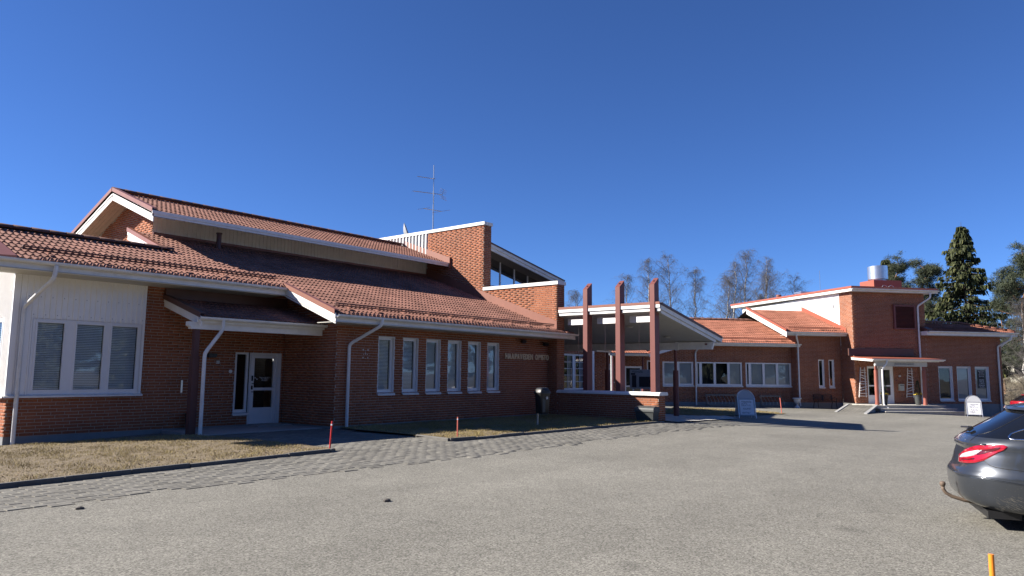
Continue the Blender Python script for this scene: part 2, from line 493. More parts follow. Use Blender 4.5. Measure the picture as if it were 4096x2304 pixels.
def flush_tiles(th, single=300):
    lst = TILES.get(th.name, [])
    if not lst: return
    fr = FRM[th.name]; b = BASE[th.name]
    D = [float(np.linalg.norm(to_world(e[0], fr) - np.array([0, 0, HC]))) for e in lst]
    order = sorted(range(len(lst)), key=lambda i: D[i]); pick = set(order[:single])
    meshes = {}
    for i in pick:
        p, u, v, n, sx, sy, d, mat = lst[i]
        if mat not in meshes:
            me = bpy.data.meshes.new('roof_tile')
            me.from_pydata([tuple(q) for q in TV], [], [tuple(map(int, f)) for f in TF])
            me.polygons.foreach_set('use_smooth', [k % 2 == 0 for k in range(len(TF))])
            me.materials.append(M[mat]); meshes[mat] = me
        o = bpy.data.objects.new('roof_tile', meshes[mat]); link(o, d)
        j = random.uniform(-.004, .004)
        Mx = Matrix(((u[0]*sx, v[0], n[0], p[0]-b[0]), (u[1]*sx, v[1], n[1], p[1]-b[1]), (u[2]*sx, v[2], n[2], p[2]-b[2]+j*.5), (0,0,0,1)))
        o.matrix_local = Mx
    for mat in {e[7] for e in lst}:
        rest = [e for i, e in enumerate(lst) if i not in pick and e[7] == mat]
        if not rest: continue
        n = len(rest)
        P = np.array([e[0] for e in rest]) - b; U_ = np.array([e[1]*e[4] for e in rest]); V_ = np.array([e[2] for e in rest]); N_ = np.array([e[3] for e in rest])
        jit = rng.uniform(-.003, .003, n)
        VV = P[:, None] + U_[:, None]*TV[None, :, 0:1] + V_[:, None]*TV[None, :, 1:2] + N_[:, None]*(TV[None, :, 2:3] + jit[:, None, None])
        FF = (np.arange(n)[:, None, None]*len(TV) + TF[None]).reshape(-1, 4)
        o = np_mesh('roof_tiles', VV.reshape(-1, 3), FF, M[mat], th, np.repeat(rng.random(n), len(TF)))
        o['kind'] = 'stuff'
        sm = np.tile([k % 2 == 0 for k in range(len(TF))], n)
        o.data.polygons.foreach_set('use_smooth', sm)
def ridge(th, parent, p0, p1, mat='ridge', r=.12, step=.40, flat=.8):
    """row of half-round ridge tiles"""
    p0, p1 = np.array(p0, float), np.array(p1, float); L = np.linalg.norm(p1-p0); t = (p1-p0)/L
    s = np.cross(t, Z3); s /= np.linalg.norm(s); up = np.cross(s, t)
    n = int(round(L/step)); b = BASE[th.name]
    V = []; m_ = 7
    for k, (yy, rr) in enumerate(((0, r*1.1), (step*1.06, r*.95))):
        for j in range(m_):
            a = math.pi*j/(m_-1); V.append((math.cos(a)*rr, yy, math.sin(a)*rr*flat))
    for j in range(m_):
        a = math.pi*j/(m_-1); V.append((math.cos(a)*(r*1.1-.02), 0.002, math.sin(a)*(r*1.1*flat-.02)))
    F = [(j, j+1, m_+j+1, m_+j) for j in range(m_-1)] + [(j, 2*m_+j, 2*m_+j+1, j+1) for j in range(m_-1)]
    me = bpy.data.meshes.new('ridge_tile'); me.from_pydata(V, [], F); me.materials.append(M[mat])
    me.polygons.foreach_set('use_smooth', [i < m_-1 for i in range(len(F))])
    for k in range(n):
        o = bpy.data.objects.new('ridge_tile', me); link(o, parent)
        q = p0 + t*(k*L/n) - b
        o.matrix_local = Matrix(((s[0], t[0], up[0], q[0]), (s[1], t[1], up[1], q[1]), (s[2], t[2], up[2], q[2]), (0,0,0,1)))

# ------------------------------------------------------------------ trim
def gutter(th, p0, p1, out, r=.068, fascia=.19, mat='gutter', drop=.02, fmat='white', gap=.07):
    """half-round gutter with the fascia board behind it; p0-p1 = roof edge line"""
    p0, p1, out = [np.array(q, float) for q in (p0, p1, out)]
    t = (p1-p0)/np.linalg.norm(p1-p0)
    c0 = p0 + out*gap*.4 - Z3*drop; 
    prof = [(-r, 0)] + [(r*math.cos(a), r*math.sin(a)) for a in np.linspace(math.pi, 2*math.pi, 9)] + [(r, .012), (r-.012, .012), (r-.010, 0)] + [((r-.008)*math.cos(a), (r-.008)*math.sin(a)) for a in np.linspace(2*math.pi, math.pi, 9)]
    mb = MB()
    mb.ext([c0 + out*x + Z3*(z) for x, z in prof], p1-p0)
    g = part(th, 'gutter', mb, M[mat])
    # brackets under the gutter
    fb = MB()
    a0 = p0 - out*(r*.9) - Z3*.02; a1 = p1 - out*(r*.9) - Z3*.02
    fb.ext([a0, a0 - Z3*fascia, a0 - Z3*fascia - out*.03, a0 - out*.03], a1-a0)
    f = part(th, 'fascia', fb, M[fmat])
    return g
def pipe(th, pts, r=.047, mat='gutter', name='downpipe'):
    P = [np.array(p, float) for p in pts]
    out = [P[0]]
    for i in range(1, len(P)-1):
        a = P[i-1]-P[i]; b = P[i+1]-P[i]; la, lb = np.linalg.norm(a), np.linalg.norm(b); d = min(.09, la*.4, lb*.4)
        pa, pb = P[i]+a/la*d, P[i]+b/lb*d
        out += [pa, .25*pa+.5*P[i]+.25*pb, pb]
    out.append(P[-1])
    mb = MB(); mb.tube(out, r, 12)
    o = part(th, name, mb, M[mat], smooth=False); auto_smooth(o, 50)
    # sleeves
    sb = MB()
    for i in range(len(P)-1):
        L = np.linalg.norm(P[i+1]-P[i])
        if L > 1.2:
            k = P[i] + (P[i+1]-P[i])*(.62); t = (P[i+1]-P[i])/L
            sb.tube([k - t*.012, k + t*.012], r+.007, 12)
    if sb.v: part(o, 'sleeve', sb, M[mat])
    return o
def barge(th, p0, p1, out, h=.22, t=.03, cap=.13, capmat='flash', mat='white', n=2, capover=.03, capt=.05):
    """barge boards (n stacked, stepping in) under a metal verge cap along a rake"""
    p0, p1, out = [np.array(q, float) for q in (p0, p1, out)]
    mb = MB(); hh = h/n
    for k in range(n):
        o0 = out*(-.018*k)
        a, b = p0 - Z3*(hh*k+.002) + o0, p1 - Z3*(hh*k+.002) + o0
        mb.ext([a, a - Z3*(hh-.008), a - Z3*(hh-.008) - out*t, a - out*t], b-a)
    o = part(th, 'barge_board', mb, M[mat])
    cb = MB()
    a, b = p0 + out*capover, p1 + out*capover
    cb.ext([a - Z3*.03, a + Z3*cap, a + Z3*cap - out*.16, a + Z3*(cap-.02) - out*.16, a + Z3*(cap-.02) - out*.02, a - Z3*.03 - out*.01], b-a)
    part(th, 'verge_cap', cb, M[capmat])
    return o
def snow_guard(th, p0, p1, up, mat='flash_dk', n=2):
    """tube rails on brackets standing on the tiles near the eave"""
    p0, p1, up = [np.array(q, float) for q in (p0, p1, up)]
    mb = MB(); L = np.linalg.norm(p1-p0); t = (p1-p0)/L
    for k in range(n): mb.tube([p0 + up*(.11+.06*k), p1 + up*(.11+.06*k)], .02, 6)
    o = part(th, 'snow_guard', mb, M[mat])
    s = np.cross(up, t)
    m_ = max(2, int(L/1.15)+1)
    for i in range(m_):
        bb = MB()
        q = p0 + t*(L*(i+.5)/m_)
        bb.ext([q + s*.02 + up*.02, q - s*.02 + up*.19, q + s*.22 + up*.04], t*.012)
        part(o, 'bracket', bb, M['flash'])

# ------------------------------------------------------------------ windows
def window(th, wf, u0, u1, z0, z1, panes=None, recess=.10, fw=.055, sash=.045, behind='room', blind=None, sill=True, silld=.10, label=None, name='window', glass='glass', transom=(), bars=None, sillo=.02, sillh=.055):
    """frame (part) with panes, sill, blind and the room behind as sub-parts"""
    panes = panes or [(u0+fw, u1-fw)]
    mb = MB(); o1 = -recess; o0 = -recess-.06
    wf.box(mb, u0, u1, z1-fw, z1, o0, o1); wf.box(mb, u0, u1, z0, z0+fw, o0, o1)
    edges = [u0] + [q for p in panes for q in p] + [u1]
    for i in range(0, len(edges), 2): wf.box(mb, edges[i], edges[i+1], z0+fw, z1-fw, o0, o1)
    gl = MB()
    for a, b in panes:
        zs = [z0+fw] + list(transom) + [z1-fw]
        for za, zb in zip(zs[:-1], zs[1:]):
            s = sash
            so = o1 + .012; si = o0+.01
            wf.box(mb, a, b, zb-s, zb, si, so-.004); wf.box(mb, a, b, za, za+s, si, so-.004)
            wf.box(mb, a, a+s, za+s, zb-s, si, so); wf.box(mb, b-s, b, za+s, zb-s, si, so)
            if bars:
                nu, nz = bars
                for i in range(1, nu): x = a+s+(b-a-2*s)*i/nu; wf.box(mb, x-.012, x+.012, za+s, zb-s, o1-.03, o1-.005)
                for i in range(1, nz): x = za+s+(zb-za-2*s)*i/nz; wf.box(mb, a+s, b-s, x-.012, x+.012, o1-.03, o1-.007)
    if recess >= .07:   # white lining of the reveal
        for q0, q1, za, zb in ((u0-.004, u0+.012, z0, z1), (u1-.012, u1+.004, z0, z1), (u0+.012, u1-.012, z1-.012, z1+.004)): wf.box(mb, q0, q1, za, zb, o1, .004)
    f = part(th, name, mb, M['trim'], label=label)
    for a, b in panes:
        zs = [z0+fw] + list(transom) + [z1-fw]
        for za, zb in zip(zs[:-1], zs[1:]):
            g = MB(); g.quad(wf.P(a+sash, za+sash, o1-.03), wf.P(b-sash, za+sash, o1-.03), wf.P(b-sash, zb-sash, o1-.03), wf.P(a+sash, zb-sash, o1-.03))
            part(f, 'pane', g, M[glass])
    # room
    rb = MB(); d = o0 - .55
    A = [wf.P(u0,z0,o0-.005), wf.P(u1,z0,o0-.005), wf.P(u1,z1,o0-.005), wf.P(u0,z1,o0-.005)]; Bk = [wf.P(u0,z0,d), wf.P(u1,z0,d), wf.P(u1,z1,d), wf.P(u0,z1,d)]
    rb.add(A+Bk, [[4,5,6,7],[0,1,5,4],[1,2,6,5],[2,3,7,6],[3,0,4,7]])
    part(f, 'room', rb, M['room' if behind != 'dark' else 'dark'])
    if blind:
        for i, (a, b) in enumerate(panes):
            kind = blind if isinstance(blind, str) else blind[i]
            if not kind: continue
            bb = MB(); top = z1-fw-sash*.5; bot = z0+fw+.03
            if kind == 'slat':
                z = top
                while z > bot:
                    bb.quad(wf.P(a+.05, z, o0-.030), wf.P(b-.05, z, o0-.030), wf.P(b-.05, z-.033, o0-.012), wf.P(a+.05, z-.033, o0-.012)); z -= .042
                part(f, 'blind', bb, M['blind'])
            elif kind == 'roll':
                bb.quad(wf.P(a+.03, bot, o0-.03), wf.P(b-.03, bot, o0-.03), wf.P(b-.03, top, o0-.03), wf.P(a+.03, top, o0-.03))
                part(f, 'blind', bb, M['curtain'])
            elif kind == 'drape':
                k = 24
                for x0, x1 in ((a+.04, a+.04+(b-a)*.26), (b-.04-(b-a)*.26, b-.04)):
                    for q in range(k):
                        ua, ub = x0+(x1-x0)*q/k, x0+(x1-x0)*(q+1)/k
                        oa, ob = o0-.06+.022*math.sin(q*1.3), o0-.06+.022*math.sin((q+1)*1.3)
                        bb.quad(wf.P(ua,bot,oa), wf.P(ub,bot,ob), wf.P(ub,top,ob), wf.P(ua,top,oa))
                part(f, 'curtain', bb, M['curtain'])
    if sill:
        sb = MB()
        sb.ext([wf.P(u0-sillo, z0+.004, o1+.004), wf.P(u0-sillo, z0-.035, silld), wf.P(u0-sillo, z0-.035-sillh, silld), wf.P(u0-sillo, z0-.05-sillh*.3, silld-.012), wf.P(u0-sillo, z0-.02, o1+.004)], wf.u*(u1-u0+2*sillo))
        part(f, 'sill', sb, M['gutter'])
    return f
def cladding(th, wf, u0, u1, z0, z1, mat='clad', pitch=.11, depth=.016, off=.03, openings=(), zmax=None, name='cladding', w=.035, zmin=None):
    """vertical ribbed sheet with real ribs"""
    mb = MB()
    us = []; u = u0; k = 0
    while u < u1 - 1e-6:
        for du, dd in ((0, 0), (pitch-w, 0), (pitch-w+.008, depth), (pitch-.008, depth)):
            if u+du < u1: us.append((u+du, dd))
        u += pitch
    us.append((u1, 0))
    for (a, da), (b, db) in zip(us[:-1], us[1:]):
        mid = (a+b)/2
        ops = [(o[2], o[3]) for o in openings if o[0] <= mid <= o[1]]
        top = 1e3
        lo = zmin if zmin else (lambda q: z0)
        for x, y in sub_iv((-1e3, top), ops):
            ya, yb = ((zmax(a), zmax(b)) if zmax else (z1, z1)) if y > 900 else (y, y)
            xa, xb = (lo(a), lo(b)) if x < -900 else (x, x)
            if ya <= xa and yb <= xb: continue
            mb.quad(wf.P(a, xa, off+da), wf.P(b, xb, off+db), wf.P(b, yb, off+db), wf.P(a, ya, off+da))
    return part(th, name, mb, M[mat])
# ------------------------------------------------------------------ writing
def text_mesh(body, size, extrude=0.0, spacing=1.0, bold=0.0):
    cu = bpy.data.curves.new('txt', 'FONT'); cu.body = body; cu.size = size; cu.extrude = extrude; cu.space_character = spacing
    cu.resolution_u = 3; cu.offset = bold
    ob = bpy.data.objects.new('txt', cu); COL.objects.link(ob)
    dg = bpy.context.evaluated_depsgraph_get()
    me = bpy.data.meshes.new_from_object(ob.evaluated_get(dg))
    bpy.data.objects.remove(ob); bpy.data.curves.remove(cu)
    return me
def put_text(parent, name, body, size, org, ux, uz, mat, extrude=0.0, spacing=1.0, center=False, width=None, bold=0.0):
    """lettering lying on a surface: org = left end of the baseline, ux along, uz up (parent's local frame)"""
    me = text_mesh(body, size, extrude, spacing, bold)
    xs = [v.co.x for v in me.vertices]; w = max(xs) - min(xs) if xs else 0
    k = (width/w) if width and w else 1.0
    ux, uz, org = [np.array(q, float) for q in (ux, uz, org)]
    n = np.cross(ux, uz)
    if center: org = org - ux*w*k/2
    me.materials.clear(); me.materials.append(mat)
    o = bpy.data.objects.new(name, me); link(o, parent)
    o.matrix_local = Matrix(((ux[0]*k, uz[0], n[0], org[0]), (ux[1]*k, uz[1], n[1], org[1]), (ux[2]*k, uz[2], n[2], org[2]), (0,0,0,1)))
    return o
# ================================================================== GROUND
def asphalt_mat():
    mt, n, b = new_mat('old sun-bleached asphalt')
    ge = N(n, 'ShaderNodeNewGeometry')
    def noise(sc, det=6, ro=.6):
        q = N(n, 'ShaderNodeTexNoise'); q.inputs['Scale'].default_value = sc; q.inputs['Detail'].default_value = det; q.inputs['Roughness'].default_value = ro
        n.links.new(ge.outputs['Position'], q.inputs['Vector']); return q
    big, mid, fine = noise(.22, 5), noise(1.6, 6, .7), noise(46, 8, .85)
    vo = N(n, 'ShaderNodeTexVoronoi'); vo.inputs['Scale'].default_value = 70; n.links.new(ge.outputs['Position'], vo.inputs['Vector'])
    sp = ramp(n, [(.0, (.018,.017,.015)), (.32, (.104,.100,.084)), (.5, (.190,.183,.154)), (.68, (.29,.276,.24)), (.95, (.48,.46,.41))])
    a = N(n, 'ShaderNodeMath', operation='MULTIPLY_ADD'); a.inputs[1].default_value = .34
    vc = N(n, 'ShaderNodeSeparateColor'); n.links.new(vo.outputs['Color'], vc.inputs[0])
    n.links.new(vc.outputs[0], a.inputs[0]); n.links.new(fine.outputs['Fac'], a.inputs[2])
    s = N(n, 'ShaderNodeMath', operation='SUBTRACT'); s.inputs[1].default_value = .17
    n.links.new(a.outputs[0], s.inputs[0]); n.links.new(s.outputs[0], sp.inputs['Fac'])
    def mul(col, q, lo, hi, a0=.3, a1=.7):
        mr = N(n, 'ShaderNodeMapRange'); mr.inputs['From Min'].default_value = a0; mr.inputs['From Max'].default_value = a1; mr.inputs['To Min'].default_value = lo; mr.inputs['To Max'].default_value = hi
        n.links.new(q, mr.inputs['Value']); vm = N(n, 'ShaderNodeVectorMath', operation='SCALE'); n.links.new(col, vm.inputs[0]); n.links.new(mr.outputs[0], vm.inputs['Scale']); return vm.outputs[0]
    c = mul(sp.outputs[0], big.outputs['Fac'], .86, 1.12); c = mul(c, mid.outputs['Fac'], .90, 1.08)
    # dusty and worn swathes, tyre wear along the drive, dark oil drips
    mp = N(n, 'ShaderNodeMapping'); mp.inputs['Rotation'].default_value = (0, 0, .12); mp.inputs['Scale'].default_value = (.05, .55, 1)
    n.links.new(ge.outputs['Position'], mp.inputs[0]); tn = N(n, 'ShaderNodeTexNoise'); tn.inputs['Scale'].default_value = 1.0; tn.inputs['Detail'].default_value = 4
    n.links.new(mp.outputs[0], tn.inputs['Vector']); c = mul(c, tn.outputs['Fac'], .90, 1.09)
    ov = N(n, 'ShaderNodeTexVoronoi'); ov.inputs['Scale'].default_value = .33; ov.inputs['Randomness'].default_value = 1.0
    ow = noise(3.0, 3); om = N(n, 'ShaderNodeVectorMath', operation='MULTIPLY_ADD'); om.inputs[1].default_value = (.35, .35, 0); n.links.new(ow.outputs['Color'], om.inputs[0]); n.links.new(ge.outputs['Position'], om.inputs[2]); n.links.new(om.outputs[0], ov.inputs['Vector'])
    c = mul(c, ov.outputs['Distance'], .72, 1.0, .02, .075)
    # cracks
    wn = noise(.8, 4); vm = N(n, 'ShaderNodeVectorMath', operation='MULTIPLY_ADD'); vm.inputs[1].default_value = (1.6, 1.6, 0)
    n.links.new(wn.outputs['Color'], vm.inputs[0]); n.links.new(ge.outputs['Position'], vm.inputs[2])
    vo2 = N(n, 'ShaderNodeTexVoronoi', feature='DISTANCE_TO_EDGE'); vo2.inputs['Scale'].default_value = .16
    n.links.new(vm.outputs[0], vo2.inputs['Vector'])
    cr = N(n, 'ShaderNodeMapRange'); cr.inputs['From Min'].default_value = .0; cr.inputs['From Max'].default_value = .0035; cr.inputs['To Min'].default_value = .78; cr.inputs['To Max'].default_value = 1
    n.links.new(vo2.outputs['Distance'], cr.inputs['Value'])
    vm2 = N(n, 'ShaderNodeVectorMath', operation='SCALE'); n.links.new(c, vm2.inputs[0]); n.links.new(cr.outputs[0], vm2.inputs['Scale'])
    n.links.new(vm2.outputs[0], b.inputs['Base Color'])
    b.inputs['Roughness'].default_value = .9; b.inputs['Specular IOR Level'].default_value = .25
    bp = N(n, 'ShaderNodeBump'); bp.inputs['Strength'].default_value = .55; bp.inputs['Distance'].default_value = .012
    n.links.new(a.outputs[0], bp.inputs['Height']); n.links.new(bp.outputs['Normal'], b.inputs['Normal'])
    return mt
M['asphalt'] = asphalt_mat()
xs = np.r_[-700, -300, -120, -60, np.arange(-30, 63, 1.0), 75, 100, 150, 300, 900]
ys = np.r_[-900, -300, -120, -60, np.arange(-25, 35, 1.0), 45, 60, 100, 200, 700]
XX, YY = np.meshgrid(xs, ys, indexing='ij'); ZZ = tz(XX, YY)
nx, ny = len(xs), len(ys)
F = np.array([(i*ny+j, (i+1)*ny+j, (i+1)*ny+j+1, i*ny+j+1) for i in range(nx-1) for j in range(ny-1)])
g = np_mesh('asphalt_yard', np.c_[XX.ravel(), YY.ravel(), ZZ.ravel()], F, M['asphalt'], smooth=True)
g['kind'] = 'structure'

def sheet(name, poly, dz, mat, step=.5, kind='structure'):
    """ground sheet over a polygon, following the yard"""
    P = np.array(poly); x0, y0 = P.min(0); x1, y1 = P.max(0)
    nxx, nyy = max(2, int((x1-x0)/step)), max(2, int((y1-y0)/step))
    mb = MB()
    def inside(x, y):
        c = False; k = len(P)
        for i in range(k):
            xa, ya = P[i]; xb, yb = P[i-1]
            if (ya > y) != (yb > y) and x < (xb-xa)*(y-ya)/(yb-ya)+xa: c = not c
        return c
    gx, gy = np.linspace(x0, x1, nxx+1), np.linspace(y0, y1, nyy+1)
    for i in range(nxx):
        for j in range(nyy):
            if inside((gx[i]+gx[i+1])/2, (gy[j]+gy[j+1])/2):
                q = [(gx[i],gy[j]), (gx[i+1],gy[j]), (gx[i+1],gy[j+1]), (gx[i],gy[j+1])]
                mb.quad(*[(a, b, gz(a, b)+dz) for a, b in q])
    o = structure(name, mb, M[mat] if isinstance(mat, str) else mat, kind=kind)
    o['inside'] = 0; del o['inside']
    return o, inside, (x0, y0, x1, y1)

# pavers: strip along the lawns, the path to the side door
M['paver'] = pieces_mat('grey concrete paver', [(0, (.145,.139,.121)), (.4, (.168,.162,.142)), (.7, (.185,.178,.156)), (1, (.155,.148,.13))], .9, 10, .4, 90)
pl, pw, pg = .278, .138, .007
pv_list = []
def edge_y(x):  # worn edge between the pavers and the asphalt
    return float(np.interp(x, (-9, 3, 6.2, 9.4, 11.4, 14.3, 17.5, 24.6), (10.2, 10.13, 9.96, 9.59, 9.51, 9.63, 9.8, 9.95))) + .06*math.sin(x*1.7) + random.uniform(-.16, .16)
j = 0; y = 9.4
while y < 17.3:
    x = -9 + (pl/2 if j % 2 else 0)
    while x < 24.6:
        cx, cy = x+pl/2, y+pw/2
        ok = (cy > edge_y(cx) and cy < 12.02 and cx < 9.4) or (cx >= 9.4 and cx < 12.6 and edge_y(cx) < cy < 17.25) or (cx >= 12.6 and edge_y(cx) < cy < 11.75 - max(0, (cx-22.9)*.6))
        if ok: pv_list.append((cx, cy))
        x += pl
    y += pw; j += 1
bedm = MB()
for (cx, cy) in pv_list:
    bedm.quad(*[(cx+sx*pl/2, cy+sy*pw/2, gz(cx+sx*pl/2, cy+sy*pw/2)+.0015) for sx, sy in ((-1,-1),(1,-1),(1,1),(-1,1))])
bed = structure('paved_path', bedm, M['soil'])
pv_list.sort(key=lambda p: p[0]**2 + p[1]**2)
vis = [p for p in pv_list if (p[0]*.628 - p[1]*.778) > -.72*(p[0]*.772 + p[1]*.625)]
pme = bpy.data.meshes.new('paver')
a_, b_ = (pl-pg)/2, (pw-pg)/2; c_ = .006
pme.from_pydata([(-a_,-b_,-.02),(a_,-b_,-.02),(a_,b_,-.02),(-a_,b_,-.02),(-a_,-b_,.003),(a_,-b_,.003),(a_,b_,.003),(-a_,b_,.003),(-a_+c_,-b_+c_,.008),(a_-c_,-b_+c_,.008),(a_-c_,b_-c_,.008),(-a_+c_,b_-c_,.008)], [],
    [(8,9,10,11),(4,5,9,8),(5,6,10,9),(6,7,11,10),(7,4,8,11),(0,1,5,4),(1,2,6,5),(2,3,7,6),(3,0,4,7)])
pme.materials.append(M['paver'])
single_p = set(vis[:300])
for (cx, cy) in vis[:300]:
    o = bpy.data.objects.new('paver', pme); link(o, bed)
    o.location = (cx, cy, gz(cx, cy) + random.uniform(-.003, .003)); o.rotation_euler = (random.uniform(-.008,.008), random.uniform(-.008,.008), random.uniform(-.012,.012))
rest = np.array([p for p in pv_list if p not in single_p])
pvv = np.array([v.co[:] for v in pme.vertices]); pff = np.array([list(f.vertices) for f in pme.polygons]); k = len(rest)
tt = rng.uniform(-.012, .012, k); rx = rng.uniform(-.01, .01, (k, 2))
VV = np.zeros((k, len(pvv), 3))
VV[:, :, 0] = rest[:, 0:1] + pvv[:, 0]*np.cos(tt)[:, None] - pvv[:, 1]*np.sin(tt)[:, None]
VV[:, :, 1] = rest[:, 1:2] + pvv[:, 0]*np.sin(tt)[:, None] + pvv[:, 1]*np.cos(tt)[:, None]
VV[:, :, 2] = tz(rest[:, 0], rest[:, 1])[:, None] + pvv[:, 2] + pvv[:, 0]*rx[:, 0:1] + pvv[:, 1]*rx[:, 1:2] + rng.uniform(-.003, .003, (k, 1))
o = np_mesh('pavers', VV.reshape(-1, 3), (np.arange(k)[:, None, None]*len(pvv) + pff[None]).reshape(-1, 4), M['paver'], bed, np.repeat(rng.random(k), len(pff)))
o['kind'] = 'stuff'

# kerbs: a row of low kerb stones in front of each lawn
def kerb(name, pts, label=None, h=.07, w=.09, L=.98):
    """a kerb; every kerb stone is a piece of it"""
    P = [np.array(p, float) for p in pts]
    bed_ = MB()
    for a, b in zip(P[:-1], P[1:]):
        d = (b-a)/np.linalg.norm(b-a); s = np.array([-d[1], d[0]])
        q = [a - s*w*.3, b - s*w*.3, b + s*w*.3, a + s*w*.3]
        bed_.ext([(x, y, gz(x, y)-.05) for x, y in q], (0, 0, .045+h*.6))
    kb = structure(name, bed_, M['kerbmat'])
    for a, b in zip(P[:-1], P[1:]):
        Lt = np.linalg.norm(b-a); n_ = max(1, int(round(Lt/L))); d = (b-a)/Lt; s = np.array([-d[1], d[0]])
        for i in range(n_):
            p, q = a + d*(Lt*i/n_+.006), a + d*(Lt*(i+1)/n_-.006)
            mb = MB(); dz = random.uniform(-.012, .012); ds = random.uniform(-.012, .012)
            lo = []; hi = []; top = []
            for r_, sg in ((p, -1), (q, -1), (q, 1), (p, 1)):
                e = r_ + s*(w/2*sg + ds); z = gz(e[0], e[1])
                lo.append((e[0], e[1], z-.06)); hi.append((e[0], e[1], z+h+dz-.015)); e2 = r_ + s*((w/2-.014)*sg + ds); top.append((e2[0], e2[1], z+h+dz))
            mb.add(lo+hi+top, [[0,1,5,4],[1,2,6,5],[2,3,7,6],[3,0,4,7],[4,5,9,8],[5,6,10,9],[6,7,11,10],[7,4,8,11],[8,9,10,11]])
            part(kb, 'kerb_stone', mb, M['kerbmat'])
    return kb
kerb('kerb', [(-9, 12.12), (9.20, 12.10), (9.42, 12.25)])
kerb('kerb', [(12.66, 13.2), (12.50, 11.95), (13.3, 11.86), (22.9, 11.95)])

# lawns: soil plus single blades
def blade_mat():
    mt, n, b = new_mat('winter-dry grass')
    at = N(n, 'ShaderNodeAttribute', attribute_name='tint')
    r_ = ramp(n, [(0, (.10,.082,.028)), (.25, (.19,.15,.052)), (.55, (.30,.235,.095)), (.8, (.40,.32,.14)), (.92, (.52,.44,.24)), (1, (.14,.16,.04))])
    n.links.new(at.outputs['Fac'], r_.inputs['Fac']); n.links.new(r_.outputs[0], b.inputs['Base Color'])
    b.inputs['Roughness'].default_value = .75; b.inputs['Specular IOR Level'].default_value = .2
    return mt
M['blade'] = blade_mat()
def lawn(poly, n, label, dz=.055, hmax=.05, near=(0, 0)):
    sh, inside, (x0, y0, x1, y1) = sheet('lawn_soil', poly, dz, 'soil', .25)
    pts = []
    while len(pts) < n:
        q = rng.uniform((x0, y0), (x1, y1), (4000, 2))
        pts += [p for p in q if inside(*p)]
    Pn = np.array(pts[:n]); k = n
    a = rng.uniform(0, 2*np.pi, k); tuft = .75 + .6*np.clip(np.sin(Pn[:, 0]*5.1 + 2*np.sin(Pn[:, 1]*3.3))*np.sin(Pn[:, 1]*4.7 + 1.5*np.sin(Pn[:, 0]*2.9)), -.6, 1); h = rng.uniform(.3, 1, k)*hmax*tuft; w = rng.uniform(.0018, .0042, k); lean = rng.uniform(.2, 1.5, k)*h
    la = rng.uniform(0, 2*np.pi, k)
    z = tz(Pn[:, 0], Pn[:, 1]) + dz - .004
    V = np.zeros((k, 4, 3))
    for i, (sx, t) in enumerate(((-1, 0), (1, 0), (.4, 1), (-.4, 1))):
        V[:, i, 0] = Pn[:, 0] + np.cos(a)*w*sx + np.cos(la)*lean*t
        V[:, i, 1] = Pn[:, 1] + np.sin(a)*w*sx + np.sin(la)*lean*t
        V[:, i, 2] = z + h*t
    nb = rng.normal(0, 1, (60, 2))
    patch = .5 + .25*np.sin(Pn[:, 0]*1.1 + np.cos(Pn[:, 1]*1.7)*1.5) + .15*np.sin(Pn[:, 1]*2.3 + Pn[:, 0]*.6)
    t = np.clip(rng.normal(.30, .17, k) + patch*.38, 0, .99)
    o = np_mesh('lawn_grass', V.reshape(-1, 3), np.arange(k*4).reshape(-1, 4), M['blade'], None, t)
    o['kind'] = 'stuff'; o['label'] = label
    return inside
lawn([(-9,12.16), (9.2,12.14), (9.42,12.3), (9.32,15), (9.2,17.35), (5.7,19.35), (5.7,24), (-9,24)], 230000, 'dry yellow-brown grass of the lawn at the left')
lawn([(12.56,12.0), (13.3,11.92), (23.0,12.0), (23.05,16.8), (13.0,16.8), (12.72,13.4)], 80000, 'dry grass in front of the six narrow windows')
lawn([(29.3,13.5), (30.8,12.9), (36.5,12.15), (38.2,15.0), (36.6,18.2), (29.7,15.6)], 26000, 'small patch of dry grass beyond the entrance canopy', .03, .06)
# dry leaves blown along the kerb
mb = MB()
for i in range(260):
    if i % 3: x, y = random.uniform(-2, 9.2), 12.25 + abs(random.gauss(0, .7))
    else: x, y = random.uniform(-2, 9.3), random.uniform(12.2, 17)
    z = gz(x, y) + .085; a = random.uniform(0, 6.3); r_ = random.uniform(.012, .03); t = random.uniform(-.6, .6)
    ca, sa = math.cos(a)*r_, math.sin(a)*r_
    mb.poly([(x+ca, y+sa, z+t*r_*.6), (x-sa*.6, y+ca*.6, z+.012), (x-ca, y-sa, z-t*r_*.3), (x+sa*.6, y-ca*.6, z-.005)])
lv = structure('fallen_leaves', mb, plain('dry brown leaves', (.15,.095,.05), .85, .45, 30), kind='stuff', label='dry brown leaves scattered on the left lawn')
# concrete apron at the side door, slab under the canopy
mb = MB(); mb.box(9.3, 12.88, 17.3, 19.36, -.3, .012); mb.box(11.75, 12.88, 18.75, 19.36, -.01, .045)
structure('door_apron', mb, M['concrete'])
sheet('entrance_slab', [(23.62,11.6), (28.9,11.6), (30.6,12.75), (28.9,13.6), (28.9,20.4), (23.62,20.4)], .035, 'concrete_lt', .25)
# a couple of pebbles on the asphalt
for (px, py, r_, lb) in ((6.35,7.14,.05,'dark stone lying alone near the middle of the asphalt yard'), (3.68,9.56,.045,'small dark stone on the asphalt near the left paving')):
    mb = MB(); 
    mb.lathe((px, py, gz(px, py)-.008), [(.02,0), (r_,r_*.3), (r_*.9,r_*.7), (r_*.3,r_)], 7)
    s_ = solo('stone', mb, plain('pebble', (.09,.08,.07), .9, .3, 20), lb, 'stone'); s_.scale = (1.2, .8, .9)

